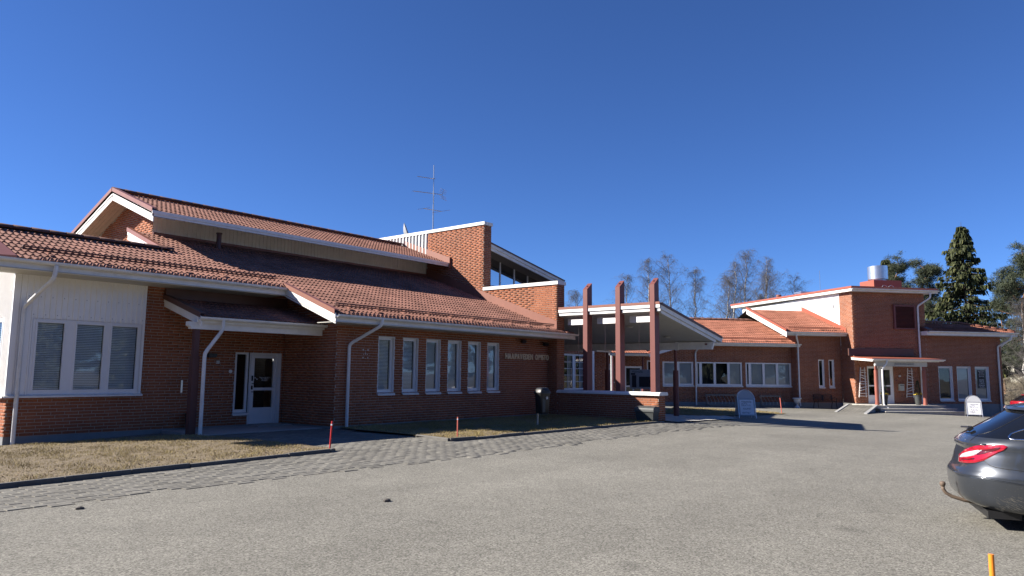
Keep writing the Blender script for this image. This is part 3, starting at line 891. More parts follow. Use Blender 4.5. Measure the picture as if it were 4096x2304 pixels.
# ================================================================== LEFT BUILDING
ZR = lambda y: 3.24 + .365*(y - 16.3)
CS, SN = math.cos(math.atan(.365)), math.sin(math.atan(.365))
VUP = v3(0, CS, SN)
A = thing('brick_building', 'long low red brick building with brown tiled roofs, filling the left half', 'building', (14, 20, 0))
# --- front wall of the near wing (window bay and side door)
w1 = WF((5.75, 19.4, 0), (1,0,0), (0,-1,0))
SLO = (5.57, 6.03, .36, 2.155); DO = (6.03, 7.10, .03, 2.155); BAY = (.36, 2.88, 1.0, 2.79)
wall(A, w1, 7.18, .045, 4.0, [SLO, DO, BAY], nobrick=[(0, 2.92, .94, 9)])
cladding(A, w1, 0, 2.92, .98, 3.95, openings=[(.40, 2.86, 1.0, 2.77)], pitch=.125, depth=.022, w=.045)
mb = MB(); w1.box(mb, -.06, .06, .97, 3.95, .0, .052); part(A, 'corner_trim', mb, M['clad']); mb = MB(); w1.box(mb, 2.90, 2.945, .97, 3.95, .0, .04); part(A, 'edge_trim', mb, M['clad'])
for r_, zz in ((0, 3.28), (1, 2.86)):
    for i in range(11):
        c = w1.P(.25 + .25*i + (.125 if r_ else 0), zz, .033); mb = MB(); mb.obox(c, (1,0,0), (0,1,0), (0,0,1), .011, .008, .011); part(A, 'screw', mb, M['grey'])
window(A, w1, .38, 2.87, 1.0, 2.78, panes=[(.44, 1.10), (1.29, 2.0), (2.10, 2.82)], recess=-.03, blind=['slat', 'slat', 'slat'], sill=False, label='three-pane white window with slatted blinds')
mb = MB(); mb.ext([w1.P(-.1, 1.0, .02), w1.P(-.1, .965, .14), w1.P(-.1, .925, .14), w1.P(-.1, .925, .125), w1.P(-.1, .955, .02)], (3.06,0,0))
part(A, 'window_sill', mb, M['gutter'])
mb = MB(); w1.box(mb, -.012, 7.18, -.7, .045, -.05, .014); part(A, 'plinth', mb, M['plinth'])
# side light and door
window(A, w1, 5.57, 6.03, .40, 2.15, recess=.05, fw=.05, sash=.03, behind='dark', silld=.06)
d_ = MB(); o1, o0 = -.05, -.11
w1.box(d_, 6.03, 6.10, .03, 2.15, o0, o1); w1.box(d_, 6.97, 7.10, .03, 2.15, o0, o1+.03); w1.box(d_, 6.10, 6.97, 2.06, 2.15, o0, o1)
dr = part(A, 'door', d_, M['trim'], label='white glazed side door with two panes')
lf = MB(); a, b = 6.105, 6.965; lo = o1+.01
for z0_, z1_ in ((1.97, 2.055), (1.02, 1.10), (.43, .52), (.05, .10)): w1.box(lf, a+.12, b-.10, z0_, z1_, o0, lo)
w1.box(lf, a, a+.12, .05, 2.055, o0, lo); w1.box(lf, b-.10, b, .05, 2.055, o0, lo); w1.box(lf, a+.12, b-.10, .10, .43, o0, lo-.012)
part(dr, 'leaf', lf, M['trim'])
for z0_, z1_ in ((1.10, 1.97), (.52, 1.02)):
    g_ = MB(); g_.quad(w1.P(a+.12,z0_,o1-.03), w1.P(b-.10,z0_,o1-.03), w1.P(b-.10,z1_,o1-.03), w1.P(a+.12,z1_,o1-.03)); part(dr, 'pane', g_, M['glass'])
g_ = MB(); w1.box(g_, a, b, .06, 2.05, -.7, -.65); part(dr, 'hallway', g_, M['dark'])
h_ = MB()
for zz in (1.22, .98): h_.tube([w1.P(a+.06,zz,lo), w1.P(a+.06,zz,lo+.05), w1.P(a+.17,zz,lo+.055)], .011, 6)
w1.box(h_, a+.035, a+.085, 1.30, 1.45, lo, lo+.012); w1.box(h_, a+.035, a+.085, 1.05, 1.16, lo, lo+.012)
part(dr, 'handle', h_, M['blackmetal'])
for zz in (1.85, 1.62, .35):
    h_ = MB(); w1.box(h_, 6.955, 6.985, zz-.06, zz+.06, o1+.01, o1+.05); part(dr, 'hinge', h_, M['trim'])
bA = BASE[A.name]
for i, (t_, wd_) in enumerate((('Haapaveden opisto', .36), ('Musiikkitalo', .25), ('Kirjasto', .2))):
    put_text(dr, 'lettering', t_, .05, w1.P(6.60, 1.385-.042*i, o1-.024)-bA, (1,0,0), (0,0,1), M['inkwhite'], center=True, width=wd_)
mb = MB(); pts = [w1.P(6.25+.12*t, 1.36+.03*math.sin(t*6), o1-.024) for t in np.linspace(0, 1, 9)]
for p, q in zip(pts[:-1], pts[1:]): mb.quad(p, q, q+Z3*.018, p+Z3*.018)
part(dr, 'emblem', mb, M['poster'])
# --- left end wall of the wing
w0 = WF((5.75, 24.2, 0), (0,-1,0), (-1,0,0))
wall(A, w0, 4.8, .045, .94)
cladding(A, w0, 0, 4.8, .98, 4.6, openings=[(2.4, 4.28, 1.0, 2.78)], pitch=.075, depth=.02, w=.032, zmax=lambda u: min(4.6, ZR(24.2-u)-.12 if 24.2-u < 21.4 else ZR(21.4)-.12-.365*(24.2-u-21.4)))
window(A, w0, 2.4, 4.28, 1.0, 2.78, panes=[(2.47, 3.3), (3.4, 4.22)], recess=-.03, blind='slat', sill=False)
mb = MB(); mb.ext([w0.P(0, 1.0, .02), w0.P(0, .965, .13), w0.P(0, .925, .13), w0.P(0, .955, .02)], (0,-4.9,0)); part(A, 'window_sill', mb, M['gutter'])
mb = MB(); w0.box(mb, 0, 4.812, -.7, .045, -.05, .014); part(A, 'plinth', mb, M['plinth'])
# --- return wall and the long front wall with six windows
w2 = WF((12.93, 19.4, 0), (0,-1,0), (-1,0,0))
wall(A, w2, 2.54, .05, 4.2, zmax=lambda u: ZR(19.4-u)-.16)
w3 = WF((12.93, 16.86, 0), (1,0,0), (0,-1,0))
wx = [14.47 + i*1.0 for i in range(6)]
wall(A, w3, 10.17, .067, 3.2, [(x-12.93, x-12.93+.65, .96, 2.665) for x in wx])
for i, x in enumerate(wx):
    window(A, w3, x-12.93+.004, x-12.93+.646, .985, 2.66, recess=.09, fw=.05, sash=.04, blind='slat' if i in (0, 1, 3, 5) else 'roll', silld=.07)
mb = MB(); w3.box(mb, -.012, 10.17, -.6, .067, -.05, .016); w2.box(mb, 0, 2.55, -.6, .05, -.05, .012); part(A, 'plinth', mb, M['plinth'])
# --- roofs
NR = 23; TE = 8.197/NR
Y1 = 16.05; Y2_ = Y1 + 7*TE*CS
roof(A, 'roof', (12.25, Y1, ZR(Y1)), (1,0,0), VUP, 11.5, 8.197, keep=lambda u, v: u < 10.85 or v < .36)
roof(A, 'roof', (5.37, Y2_, ZR(Y2_)), (1,0,0), VUP, 6.90, TE*16, keep=lambda u, v: u > 4.55 or (Y2_ + v*CS) < 21.35)
# upper roof over the clerestory
UE, UR = 22.3, 25.3
ZU = lambda y: 6.40 + .365*(y - UE)
rfU = roof(A, 'upper_roof', (10.0, UE, ZU(UE)), (1,0,0), VUP, 13.1, (UR-UE)/CS)
# rear slopes (plain decks)
mb = MB()
mb.hexa([(10.0,UR,ZU(UR)-.06),(23.1,UR,ZU(UR)-.06),(23.1,30.2,ZU(UR)-.06-.365*4.9),(10.0,30.2,ZU(UR)-.06-.365*4.9),(10.0,UR,ZU(UR)+.03),(23.1,UR,ZU(UR)+.03),(23.1,30.2,ZU(UR)+.03-.365*4.9),(10.0,30.2,ZU(UR)+.03-.365*4.9)])
mb.hexa([(5.0,21.4,ZR(21.4)-.06),(9.9,21.4,ZR(21.4)-.06),(9.9,25,ZR(21.4)-.06-.365*3.6),(5.0,25,ZR(21.4)-.06-.365*3.6),(5.0,21.4,ZR(21.4)+.03),(9.9,21.4,ZR(21.4)+.03),(9.9,25,ZR(21.4)+.03-.365*3.6),(5.0,25,ZR(21.4)+.03-.365*3.6)])
part(A, 'rear_roof', mb, M['tile'])
rl = part(A, 'ridge_board', MB().box(5.0, 10.0, 21.36, 21.44, ZR(21.4)-.05, ZR(21.4)+.05), M['deck'])
ridge(A, rl, (4.9, 21.4, ZR(21.4)+.045), (10.25, 21.4, ZR(21.4)+.045))
ridge(A, rfU, (9.98, UR, ZU(UR)+.055), (23.0, UR, ZU(UR)+.055))
# verge sheet at the left end of the wing
mb = MB(); P = [(4.75, Y2_-.02, ZR(Y2_)+.03), (5.40, Y2_-.02, ZR(Y2_)+.06), (5.40, 21.4, ZR(21.4)+.06), (4.75, 21.4, ZR(21.4)+.03)]
mb.hexa([(x, y, z-.05) for x, y, z in P] + P); part(A, 'verge_cap', mb, M['flash'])
# gutters, soffits
gutter(A, (4.75, Y2_-.05, ZR(Y2_)+.0), (12.22, Y2_-.05, ZR(Y2_)+.0), (0,-1,0), fascia=.21)
gutter(A, (12.24, Y1-.05, ZR(Y1)+.0), (23.85, Y1-.05, ZR(Y1)+.0), (0,-1,0), fascia=.20)
mb = MB(); z_ = ZR(Y2_)-.225; mb.box(4.8, 12.2, Y2_-.03, 19.42, z_, z_+.02); part(A, 'soffit', mb, M['soffit_w'])
z_ = ZR(Y1)-.215; mb = MB(); mb.box(12.26, 23.6, Y1-.03, 16.88, z_, z_+.02); part(A, 'soffit', mb, M['soffit_w'])
mb = MB(); mb.hexa([(12.22,Y1,ZR(Y1)-.22),(12.95,Y1,ZR(Y1)-.22),(12.95,19.5,ZR(19.5)-.22),(12.22,19.5,ZR(19.5)-.22),(12.22,Y1,ZR(Y1)-.20),(12.95,Y1,ZR(Y1)-.20),(12.95,19.5,ZR(19.5)-.20),(12.22,19.5,ZR(19.5)-.20)]); part(A, 'soffit', mb, M['soffit'])
barge(A, (12.21, Y1-.02, ZR(Y1)+.03), (12.21, Y2_+.12, ZR(Y2_+.12)+.03), (-1,0,0), h=.30, cap=.10)
barge(A, (9.90, 21.25, ZR(21.25)+.03), (9.90, 23.7, ZR(23.7)+.03), (-1,0,0), h=.30, cap=.10)
snow_guard(A, v3(5.6, Y2_+.42, ZR(Y2_+.42)+.03), v3(12.1, Y2_+.42, ZR(Y2_+.42)+.03), (0,-SN,CS))
snow_guard(A, v3(12.5, Y1+.42, ZR(Y1+.42)+.03), v3(22.9, Y1+.42, ZR(Y1+.42)+.03), (0,-SN,CS))
# clerestory strip wall, its base flashing
w4 = WF((10.7, 23.75, 0), (1,0,0), (0,-1,0))
cladding(A, w4, 0, 12.4, 6.02, 6.80, mat='clad_c', pitch=.15, depth=.022, off=.0, w=.03, name='clerestory_cladding')
mb = MB(); mb.box(10.7, 23.1, 23.69, 23.76, 5.80, 6.05); part(A, 'flashing', mb, M['flash'])
mb = MB(); P_ = [(10.72, UE+.0), (23.1, UE+.0), (23.1, 23.8), (10.72, 23.8)]; mb.hexa([(x, y, ZU(y)-.12) for x, y in P_] + [(x, y, ZU(y)-.10) for x, y in P_]); part(A, 'soffit', mb, M['soffit_w'])
mb = MB(); mb.box(9.98, 23.06, UE-.03, UE+.0, 6.275, 6.37); mb.box(9.98, 23.06, UE-.055, UE-.03, 6.35, 6.45); part(A, 'fascia', mb, M['white'])
# gable end
w5 = WF((10.7, 29.6, 0), (0,-1,0), (-1,0,0))
zg = lambda y: ZU(UR)-.14-.365*abs(y-UR)
wall(A, w5, 5.85, 4.6, 8, zmax=lambda u: zg(29.6-u))
for sgn, ye in ((1, UE-.05), (-1, 30.1)):
    for k in range(5):   # soffit boards following the rake
        x0 = 10.03 + k*.135
        mb = MB(); pa = [(x0, UR, zg(UR)), (x0+.127, UR, zg(UR)), (x0+.127, ye, zg(ye)), (x0, ye, zg(ye))]
        mb.hexa([(x, y, z) for x, y, z in pa] + [(x, y, z+.02) for x, y, z in pa]); part(A, 'soffit_board', mb, M['soffit'])
barge(A, (10.0, UR+.02, ZU(UR)+.05), (10.0, UE-.03, ZU(UE)+.04), (-1,0,0), h=.34, cap=.10)
barge(A, (10.0, UR-.02, ZU(UR)+.05), (10.0, 30.2, ZU(UR)+.05-.365*4.9), (-1,0,0), h=.34, cap=.10)
# vent pipe on the roof
mb = MB(); mb.lathe((12.53, 22.9, 5.55), [(.12,0), (.085,.12), (.08,.13), (.08,.62), (.10,.62), (.10,.66), (.05,.66)], 14); auto_smooth(part(A, 'vent_pipe', mb, M['flash_dk']))
# closing rear and inner walls
mb = MB(); mb.quad((5.75,24.2,-.5),(12.9,24.2,-.5),(12.9,24.2,4.1),(5.75,24.2,4.1)); mb.quad((10.7,29.6,-.5),(23.1,29.6,-.5),(23.1,29.6,5.8),(10.7,29.6,5.8)); mb.quad((10.7,24.2,-.5),(10.7,29.6,-.5),(10.7,29.6,4.7),(10.7,24.2,4.7)); part(A, 'rear_wall', mb, M['mortar'])
# --- side porch
PZ = lambda y: 2.93 + .29*(y-17.42); pcs = 1/math.hypot(1, .29)
roof(A, 'porch_roof', (9.15, 17.42, PZ(17.42)), (1,0,0), v3(0, pcs, .29*pcs), 3.76, 1.93/pcs)
gutter(A, (9.10, 17.37, PZ(17.42)), (12.98, 17.37, PZ(17.42)), (0,-1,0), fascia=.13)
barge(A, (9.14, 17.36, PZ(17.36)+.02), (9.14, 19.36, PZ(19.36)+.02), (-1,0,0), h=.24, cap=.10, capmat='flash_dk')
mb = MB(); mb.box(9.16, 12.9, 19.30, 19.392, 3.46, ZR(Y2_)-.23); part(A, 'flashing', mb, M['flash_dk'])
mb = MB(); mb.ext([(9.0,17.52,2.62),(9.0,17.52,2.66),(8.93,17.52,2.70),(8.93,17.52,2.80),(12.92,17.52,2.80),(12.92,17.52,2.62)], (0,.16,0)); part(A, 'porch_beam', mb, M['white'])
mb = MB(); mb.box(9.11, 9.24, 17.54, 17.67, -.05, 2.615); mb.box(9.09, 9.26, 17.52, 17.69, -.05, 1.95); part(A, 'porch_post', mb, M['post_dk'])
mb = MB(); mb.hexa([(9.16,17.45,2.80),(12.92,17.45,2.80),(12.92,19.4,3.36),(9.16,19.4,3.36),(9.16,17.45,2.82),(12.92,17.45,2.82),(12.92,19.4,3.38),(9.16,19.4,3.38)]); part(A, 'soffit', mb, M['soffit_w'])
pipe(A, [(9.72,17.32,2.90), (9.72,17.32,2.62), (9.33,17.42,2.02), (9.33,17.42,.0)])
pipe(A, [(6.16,18.29,3.92), (6.13,18.29,3.62), (5.90,19.27,3.02), (5.90,19.27,-.12)])
pipe(A, [(13.80,15.93,3.12), (13.78,15.93,2.92), (13.30,16.75,2.38), (13.30,16.75,.0)])
flush_tiles(A, 300); flush_bricks(A, 300)

# ================================================================== TOWER WALL AND HALL
T = thing('brick_tower', 'tall stepped orange brick tower wall with white caps and slanted clerestory windows', 'building', (23.4, 20, 0))
t1 = WF((23.1, 23.7, 0), (0,-1,0), (-1,0,0)); wall(T, t1, 3.43, 4.6, 7.94)
t2 = WF((23.1, 20.27, 0), (0,-1,0), (-1,0,0)); wall(T, t2, 3.86, .05, 5.08)
t3 = WF((23.1, 20.27, 0), (1,0,0), (0,-1,0)); wall(T, t3, .47, 5.0, 7.94, phase=-.06)
t4 = WF((23.1, 16.41, 0), (1,0,0), (0,-1,0)); wall(T, t4, .48, .05, 5.08, phase=-.06)
t5 = WF((23.58, 16.41, 0), (0,1,0), (1,0,0)); wall(T, t5, 3.86, .05, 5.08, bricks=False)
t6 = WF((23.57, 20.27, 0), (0,1,0), (1,0,0)); wall(T, t6, 10, 5.0, 7.94, bricks=False)
def cap(x0, x1, y0, y1, z0, z1, nm='wall_cap'):
    mb = MB(); mb.box(x0, x1, y0, y1, z0, z1); return part(T, nm, mb, M['white'])
cap(23.05, 23.62, 20.22, 31, 7.945, 8.08); cap(23.05, 23.63, 16.36, 20.26, 5.085, 5.22)
t7 = WF((23.1, 31, 0), (0,-1,0), (-1,0,0)); cladding(T, t7, 0, 7.3, 6.0, 7.94, mat='clad_g', pitch=.22, depth=.05, w=.09, off=.0, name='ribbed_cladding')
# metal flashing climbing along the roofs
def stepflash(y0, y1, zf, h, x=23.085, mat='flash'):
    mb = MB(); P = [(x-.03, y0, zf(y0)-.02), (x-.03, y1, zf(y1)-.02), (x-.03, y1, zf(y1)+h), (x-.03, y0, zf(y0)+h)]
    mb.ext(P, (.03, 0, 0)); part(T, 'flashing', mb, M[mat])
stepflash(16.40, 19.0, ZR, .36); stepflash(19.0, 21.4, ZR, .355); stepflash(21.4, 23.7, ZR, .36)
stepflash(22.26, 23.8, ZU, .30); stepflash(23.8, 25.2, ZU, .29)
mb = MB(); mb.box(23.0, 23.1, 22.2, 22.3, ZU(22.3)-.2, ZU(22.3)+.3); part(T, 'flashing', mb, M['flash'])
# hall with slanted clerestory glazing
hw = WF((23.57, 20.5, 0), (1,0,0), (0,-1,0)); zh = lambda u: 6.90 - .19*u
wall(T, hw, 8.55, .05, 3.6, [(5.75, 8.02, .78, 2.62)], phase=.1)
hu = WF((23.57, 21.3, 0), (1,0,0), (0,-1,0)); zh = lambda u: 7.30 - .192*u
mb = MB(); mb.quad(hu.P(0,3.4), hu.P(5.5,3.4), hu.P(5.5,5.28), hu.P(0,5.28)); part(T, 'hall_wall', mb, M['mortar'])
wall(T, WF((28.66, 21.3, 0), (1,0,0), (0,-1,0)), .42, 5.0, 6.6, zmax=lambda u: 6.30-.192*u)
window(T, hw, 5.77, 8.0, .79, 2.60, panes=[(5.85, 6.76), (6.90, 7.84)], recess=.06, bars=(2, 5), blind='drape', silld=.04, label='white paned double window under the canopy')
mb = MB(); hw.box(mb, 8.42, 8.60, .03, 3.2, -.1, .02); part(T, 'corner_trim', mb, M['trim'])
us = [.2, 1.89, 2.93, 3.96, 5.0]
mb = MB()
for u in us:
    mb.ext([hu.P(u-.035, 5.2, .0), hu.P(u+.035, 5.2, .0), hu.P(u+.035, zh(u)-.01, .0), hu.P(u-.035, zh(u)-.01, .0)], (0,.06,0))
mb.ext([hu.P(.0, zh(0)-.07, .005), hu.P(5.08, zh(5.08)-.07, .005), hu.P(5.08, zh(5.08)+.02, .005), hu.P(.0, zh(0)+.02, .005)], (0,.06,0)); hu.box(mb, 0, 5.08, 5.2, 5.27, -.06, .005); hu.box(mb, 0, 5.08, 5.52, 5.56, -.055, -.005)
cw = part(T, 'clerestory_window', mb, M['trim'])
for a, b in zip(us[:-1], us[1:]):
    g_ = MB(); g_.quad(hu.P(a,5.2,-.03), hu.P(b,5.2,-.03), hu.P(b,zh(b)-.03,-.03), hu.P(a,zh(a)-.03,-.03)); part(cw, 'pane', g_, M['glass_hall'])
g_ = MB(); g_.quad(hu.P(0,5.2,-.6), hu.P(5.1,5.2,-.6), hu.P(5.1,6.3,-.6), hu.P(0,7.3,-.6)); part(cw, 'room', g_, M['dark'])
# hall roof: slab with stepped fascia
zk = lambda x: 7.27 - .192*(x-23.57)
def slab(x0, x1, y0, y1, t0, t1, mat, nm, th=T):
    mb = MB(); mb.hexa([(x0,y0,zk(x0)-t1),(x1,y0,zk(x1)-t1),(x1,y1,zk(x1)-t1),(x0,y1,zk(x0)-t1),(x0,y0,zk(x0)-t0),(x1,y0,zk(x1)-t0),(x1,y1,zk(x1)-t0),(x0,y1,zk(x0)-t0)]); return part(th, nm, mb, M[mat])
slab(23.575, 29.25, 20.30, 30, 0, .06, 'flash_dk', 'hall_roof'); slab(23.575, 29.18, 20.33, 20.40, .062, .19, 'white', 'fascia'); slab(23.575, 29.10, 20.38, 20.45, .192, .32, 'white', 'fascia'); slab(23.575, 29.05, 20.455, 29.9, .20, .23, 'wood', 'soffit')
mb = MB(); mb.quad((29.08,21.3,3.4),(29.08,30,3.4),(29.08,30,6.0),(29.08,21.3,6.0)); mb.quad((23.57,30,0),(32.1,30,0),(32.1,30,6),(23.57,30,6)); mb.quad((32.12,20.5,0),(32.12,30,0),(32.12,30,3.6),(32.12,20.5,3.6)); part(T, 'rear_wall', mb, M['mortar'])
mb = MB(); mb.box(23.6, 32.3, 20.35, 21.28, 3.42, 3.55); mb.box(29.1, 32.3, 21.28, 30, 3.42, 3.55); part(T, 'low_roof', mb, M['flash_dk'])
flush_bricks(T, 300)

# satellite dish and aerial mast behind the tower
dish = thing('satellite_dish', 'grey satellite dish seen edge-on behind the tower parapet', 'dish', (25.2, 27.6, 7.0))
mb = MB(); ax = v3(-.05, -.985, .17); ax /= np.linalg.norm(ax); s_ = np.cross(ax, Z3); s_ /= np.linalg.norm(s_); u_ = np.cross(s_, ax)
ax = v3(.60, -.72, .34); ax /= np.linalg.norm(ax); s_ = np.cross(ax, Z3); s_ /= np.linalg.norm(s_); u_ = np.cross(s_, ax); c_ = v3(25.2, 27.6, 8.62)
rings = []; kk = 24
for q in range(7):
    r_ = .62*q/6
    rings.append([c_ + (s_*math.cos(2*math.pi*j/kk) + u_*math.sin(2*math.pi*j/kk))*r_ + ax*(.55*r_*r_) for j in range(kk)])
for q in range(6):
    for j in range(kk): mb.quad(rings[q][j], rings[q][(j+1) % kk], rings[q+1][(j+1) % kk], rings[q+1][j])
part(dish, 'reflector', mb, M['grey'], smooth=True)
mb = MB(); mb.tube([c_ - ax*.02, c_ - ax*.2, v3(25.2, 27.6, 7.0)+(-ax*.2)*v3(1,1,0)], .03, 8); part(dish, 'bracket', mb, M['galv'])
mb = MB(); mb.tube([c_ - u_*.6 + ax*.2, c_ + ax*.5 - u_*.1], .012, 6); part(dish, 'feed_arm', mb, M['galv'])
ant = thing('aerial_mast', 'tall thin aerial mast with three crossbars on the tower roof', 'antenna', (24.5, 24.8, 7.3))
mb = MB(); mb.tube([(24.5,24.8,7.2), (24.5,24.82,10.4)], .028, 8); mb.tube([(24.5,24.82,10.4), (24.5,24.84,11.72)], .02, 8); part(ant, 'mast', mb, M['galv'])
bd = v3(.628,-.778,0); pd = v3(.772,.625,0)
def boom(z, l, r_, els, tilt=-.16):
    mb = MB(); p = v3(24.5, 24.82, z); d = bd.copy(); d[2] = tilt; d /= np.linalg.norm(d)
    mb.tube([p - d*l, p + d*r_], .016, 6)
    for t, h in els: mb.tube([p + d*t - (pd*.9+Z3*.28+bd*.42)*h, p + d*t + (pd*.9+Z3*.28+bd*.42)*h], .008, 5)
    part(ant, 'crossbar', mb, M['galv'])
boom(11.02, .82, .04, [(-.1,.14), (.0,.18), (-.05,.16)], -.14)
boom(10.28, 1.0, .42, [(-1.0,.13), (-.85,.13), (-.7,.13), (-.55,.13), (-.4,.13), (-.25,.13), (.12,.13), (.25,.15)], -.12)
boom(9.46, .48, .42, [(-.47,.55), (.41,.85)], -.15)
mb = MB()
q = v3(24.5,24.82,10.28) + bd*.42 + v3(0,0,-.05)
for h in (-1, 1):
    mb.tube([q, q + v3(.08*bd[0], .08*bd[1], .25*h)], .012, 5)
    for t in (.3, .6, .95): mb.tube([q + bd*.08*t + Z3*.25*h*t - (pd*.9+bd*.42)*.3, q + bd*.08*t + Z3*.25*h*t + (pd*.9+bd*.42)*.3], .007, 5)
part(ant, 'reflector', mb, M['galv'])

# ================================================================== LETTERING ON THE WALL
lt = thing('wall_lettering', 'raised pale letters reading HAAPAVEDEN OPISTO on the brick wall', 'lettering', (20.4, 16.80, 2.1))
txt = 'HAAPAVEDEN OPISTO'; xcur = 20.40
adv = {'H':.205,'A':.19,'P':.155,'V':.19,'E':.145,'D':.185,'N':.205,' ':.14,'O':.215,'I':.09,'S':.15,'T':.15}
tot = sum(adv[c] for c in txt); sc_ = 2.70/tot
for c in txt:
    if c != ' ':
        put_text(lt, 'letter', c, .295, (xcur-20.4, 0.0, .015), (1,0,0), (0,0,1), M['gold'], .022, width=adv[c]*sc_*.82, bold=.003)
    xcur += adv[c]*sc_

# ================================================================== LOW WALL AND ENTRANCE CANOPY
LWL = thing('low_brick_wall', 'waist-high brick wall with white coping under the three red columns', 'wall', (23.3, 14.2, 0))
l1 = WF((23.1, 16.40, 0), (0,-1,0), (-1,0,0)); wall(LWL, l1, 4.33, -.02, .86)
l2 = WF((23.1, 12.07, 0), (1,0,0), (0,-1,0)); wall(LWL, l2, .48, -.02, .86, phase=-.06)
l3 = WF((23.58, 12.07, 0), (0,1,0), (1,0,0)); wall(LWL, l3, 4.33, -.02, .86, bricks=False)
mb = MB(); mb.box(23.0, 23.66, 11.99, 16.38, .868, .925); mb.ext([(23.0,11.985,.925),(23.66,11.985,.925),(23.60,11.985,.985),(23.08,11.985,.985)], (0,4.39,0)); part(LWL, 'coping', mb, M['white'])
mb = MB(); mb.box(23.12, 23.56, 12.09, 16.4, -.5, -.02); part(LWL, 'footing', mb, M['concrete'])
flush_bricks(LWL, 300)

K = thing('entrance_canopy', 'white lean-to entrance canopy carried by three tall red-brown columns', 'canopy', (25.5, 14, 0))
zc = lambda x: 4.17 - .185*(x-23.02)
def ks(x0, x1, y0, y1, t0, t1, mat, nm):
    mb = MB(); mb.hexa([(x0,y0,zc(x0)-t1),(x1,y0,zc(x1)-t1),(x1,y1,zc(x1)-t1),(x0,y1,zc(x0)-t1),(x0,y0,zc(x0)-t0),(x1,y0,zc(x1)-t0),(x1,y1,zc(x1)-t0),(x0,y1,zc(x0)-t0)]); return part(K, nm, mb, M[mat])
rk = ks(23.13, 28.50, 11.98, 20.4, 0, .07, 'flash_dk', 'roof')
cys = [15.10, 13.68, 12.27]
for yc in cys:
    mb = MB(); a, b = yc-.095, yc+.095
    mb.add([(23.08,a,.97),(23.42,a,.97),(23.42,b,.97),(23.08,b,.97),(23.08,a,4.80),(23.42,a,5.06),(23.42,b,5.06),(23.08,b,4.80)], [[3,2,1,0],[4,5,6,7],[0,1,5,4],[1,2,6,5],[2,3,7,6],[3,0,4,7]])
    cl = part(K, 'column', mb, M['steelred'])
    mb = MB(); mb.tube([(23.25+.0,yc,4.93), (23.243,yc,4.945)], .035, 10); part(cl, 'bolt', mb, M['black'])
seg = [(16.36, cys[0]+.095), (cys[0]-.095, cys[1]+.095), (cys[1]-.095, cys[2]+.095), (cys[2]-.095, 11.99)]
for i, (ya, yb) in enumerate(seg):
    yl, yh = min(ya, yb), max(ya, yb)
    if i == 3: yl, yh = 11.985, cys[2]-.097
    else: yl, yh = yl+.002, yh-.002
    mb = MB(); mb.box(23.10, 23.15, yl, yh, zc(23.1)-.075, zc(23.1)+.015); part(K, 'verge_cap', mb, M['flash'])
    mb = MB(); mb.box(23.11, 23.15, yl, yh, zc(23.1)-.195, zc(23.1)-.08); mb.box(23.15, 23.20, yl, yh-(.05 if i else 0), zc(23.1)-.315, zc(23.1)-.2); part(K, 'fascia_board', mb, M['white'])
    if i < 3:
        mb = MB(); mb.box(23.615, 23.65, yl, yh-.1, 3.50, 3.74); mb.box(23.62, 23.65, yl, yh-.1, 3.745, 3.95); part(K, 'panel_board', mb, M['white'])
        yc = cys[i]; mb = MB(); mb.box(23.12, 23.17, yc+.097, yc+.097+.56, 3.46, 3.665); part(K, 'bracket_board', mb, M['white'])
# front rake
mb = MB(); mb.ext([(23.2,11.985,zc(23.2)-.07),(28.50,11.985,zc(28.5)-.07),(28.50,11.985,zc(28.5)-.225),(23.2,11.985,zc(23.2)-.225)], (0,.03,0)); part(K, 'barge_board', mb, M['white'])
mb = MB(); mb.ext([(23.3,12.03,zc(23.3)-.23),(28.0,12.03,zc(28.0)-.23),(27.95,12.03,zc(27.95)-.345),(23.3,12.03,zc(23.3)-.345)], (0,.03,0)); part(K, 'barge_board', mb, M['white'])
mb = MB(); mb.ext([(23.2,11.96,zc(23.2)+.02),(28.52,11.96,zc(28.52)+.02),(28.52,11.96,zc(28.52)-.075),(23.2,11.96,zc(23.2)-.075)], (0,.02,0)); part(K, 'verge_cap', mb, M['flash_dk'])
n_ = 36
for i in range(n_):
    x0 = 23.68 + (27.95-23.68)*i/n_; x1 = 23.68 + (27.95-23.68)*(i+1)/n_ - .014
    ks(x0, x1, 12.05, 20.4, .315, .335, 'soffit_w', 'soffit_board')
ks(23.2, 28.2, 12.07, 20.4, .07, .31, 'soffit_w', 'roof_core')
mb = MB(); mb.ext([(27.72,12.10,2.93),(27.72,12.02,2.90),(27.72,12.10,2.63),(27.72,20.3,2.63),(27.72,20.3,2.93)], (.14,0,0)); part(K, 'beam', mb, M['white'])
mb = MB(); mb.box(27.70, 27.72, 13.55, 13.68, 2.60, 2.95); part(K, 'beam_plate', mb, M['white'])
gutter(K, (28.50, 20.3, zc(28.5)-.02), (28.50, 11.98, zc(28.5)-.02), (1,0,0), fascia=.18)
for (px, py) in ((27.79, 13.72), (27.79, 17.0), (27.79, 20.0)):
    mb = MB(); z0_ = gz(px, py)+.02
    mb.tube([(px,py,z0_), (px,py,2.635)], .06, 14); mb.tube([(px,py,z0_), (px,py,1.78)], .115, 16); auto_smooth(part(K, 'post', mb, M['steelred']))
for (px, py) in ((25.0, 14.3), (26.8, 13.6)):
    mb = MB(); z_ = zc(px)-.34; mb.lathe((px,py,z_-.06), [(.05,0), (.13,.02), (.15,.05), (.15,.058)], 16); part(K, 'ceiling_lamp', mb, M['soffit_w'])
for py in (15.75, 14.55, 13.1):
    mb = MB(); mb.tube([(23.62,py,zc(23.62)-.33), (23.62,py,2.25)], .006, 4); part(K, 'cable', mb, M['galv'])
mb = MB(); mb.lathe((27.68, 12.32, 2.80), [(.02,0), (.05,.01), (.05,.06), (.02,.07)], 10); part(K, 'siren', mb, M['steelred'])
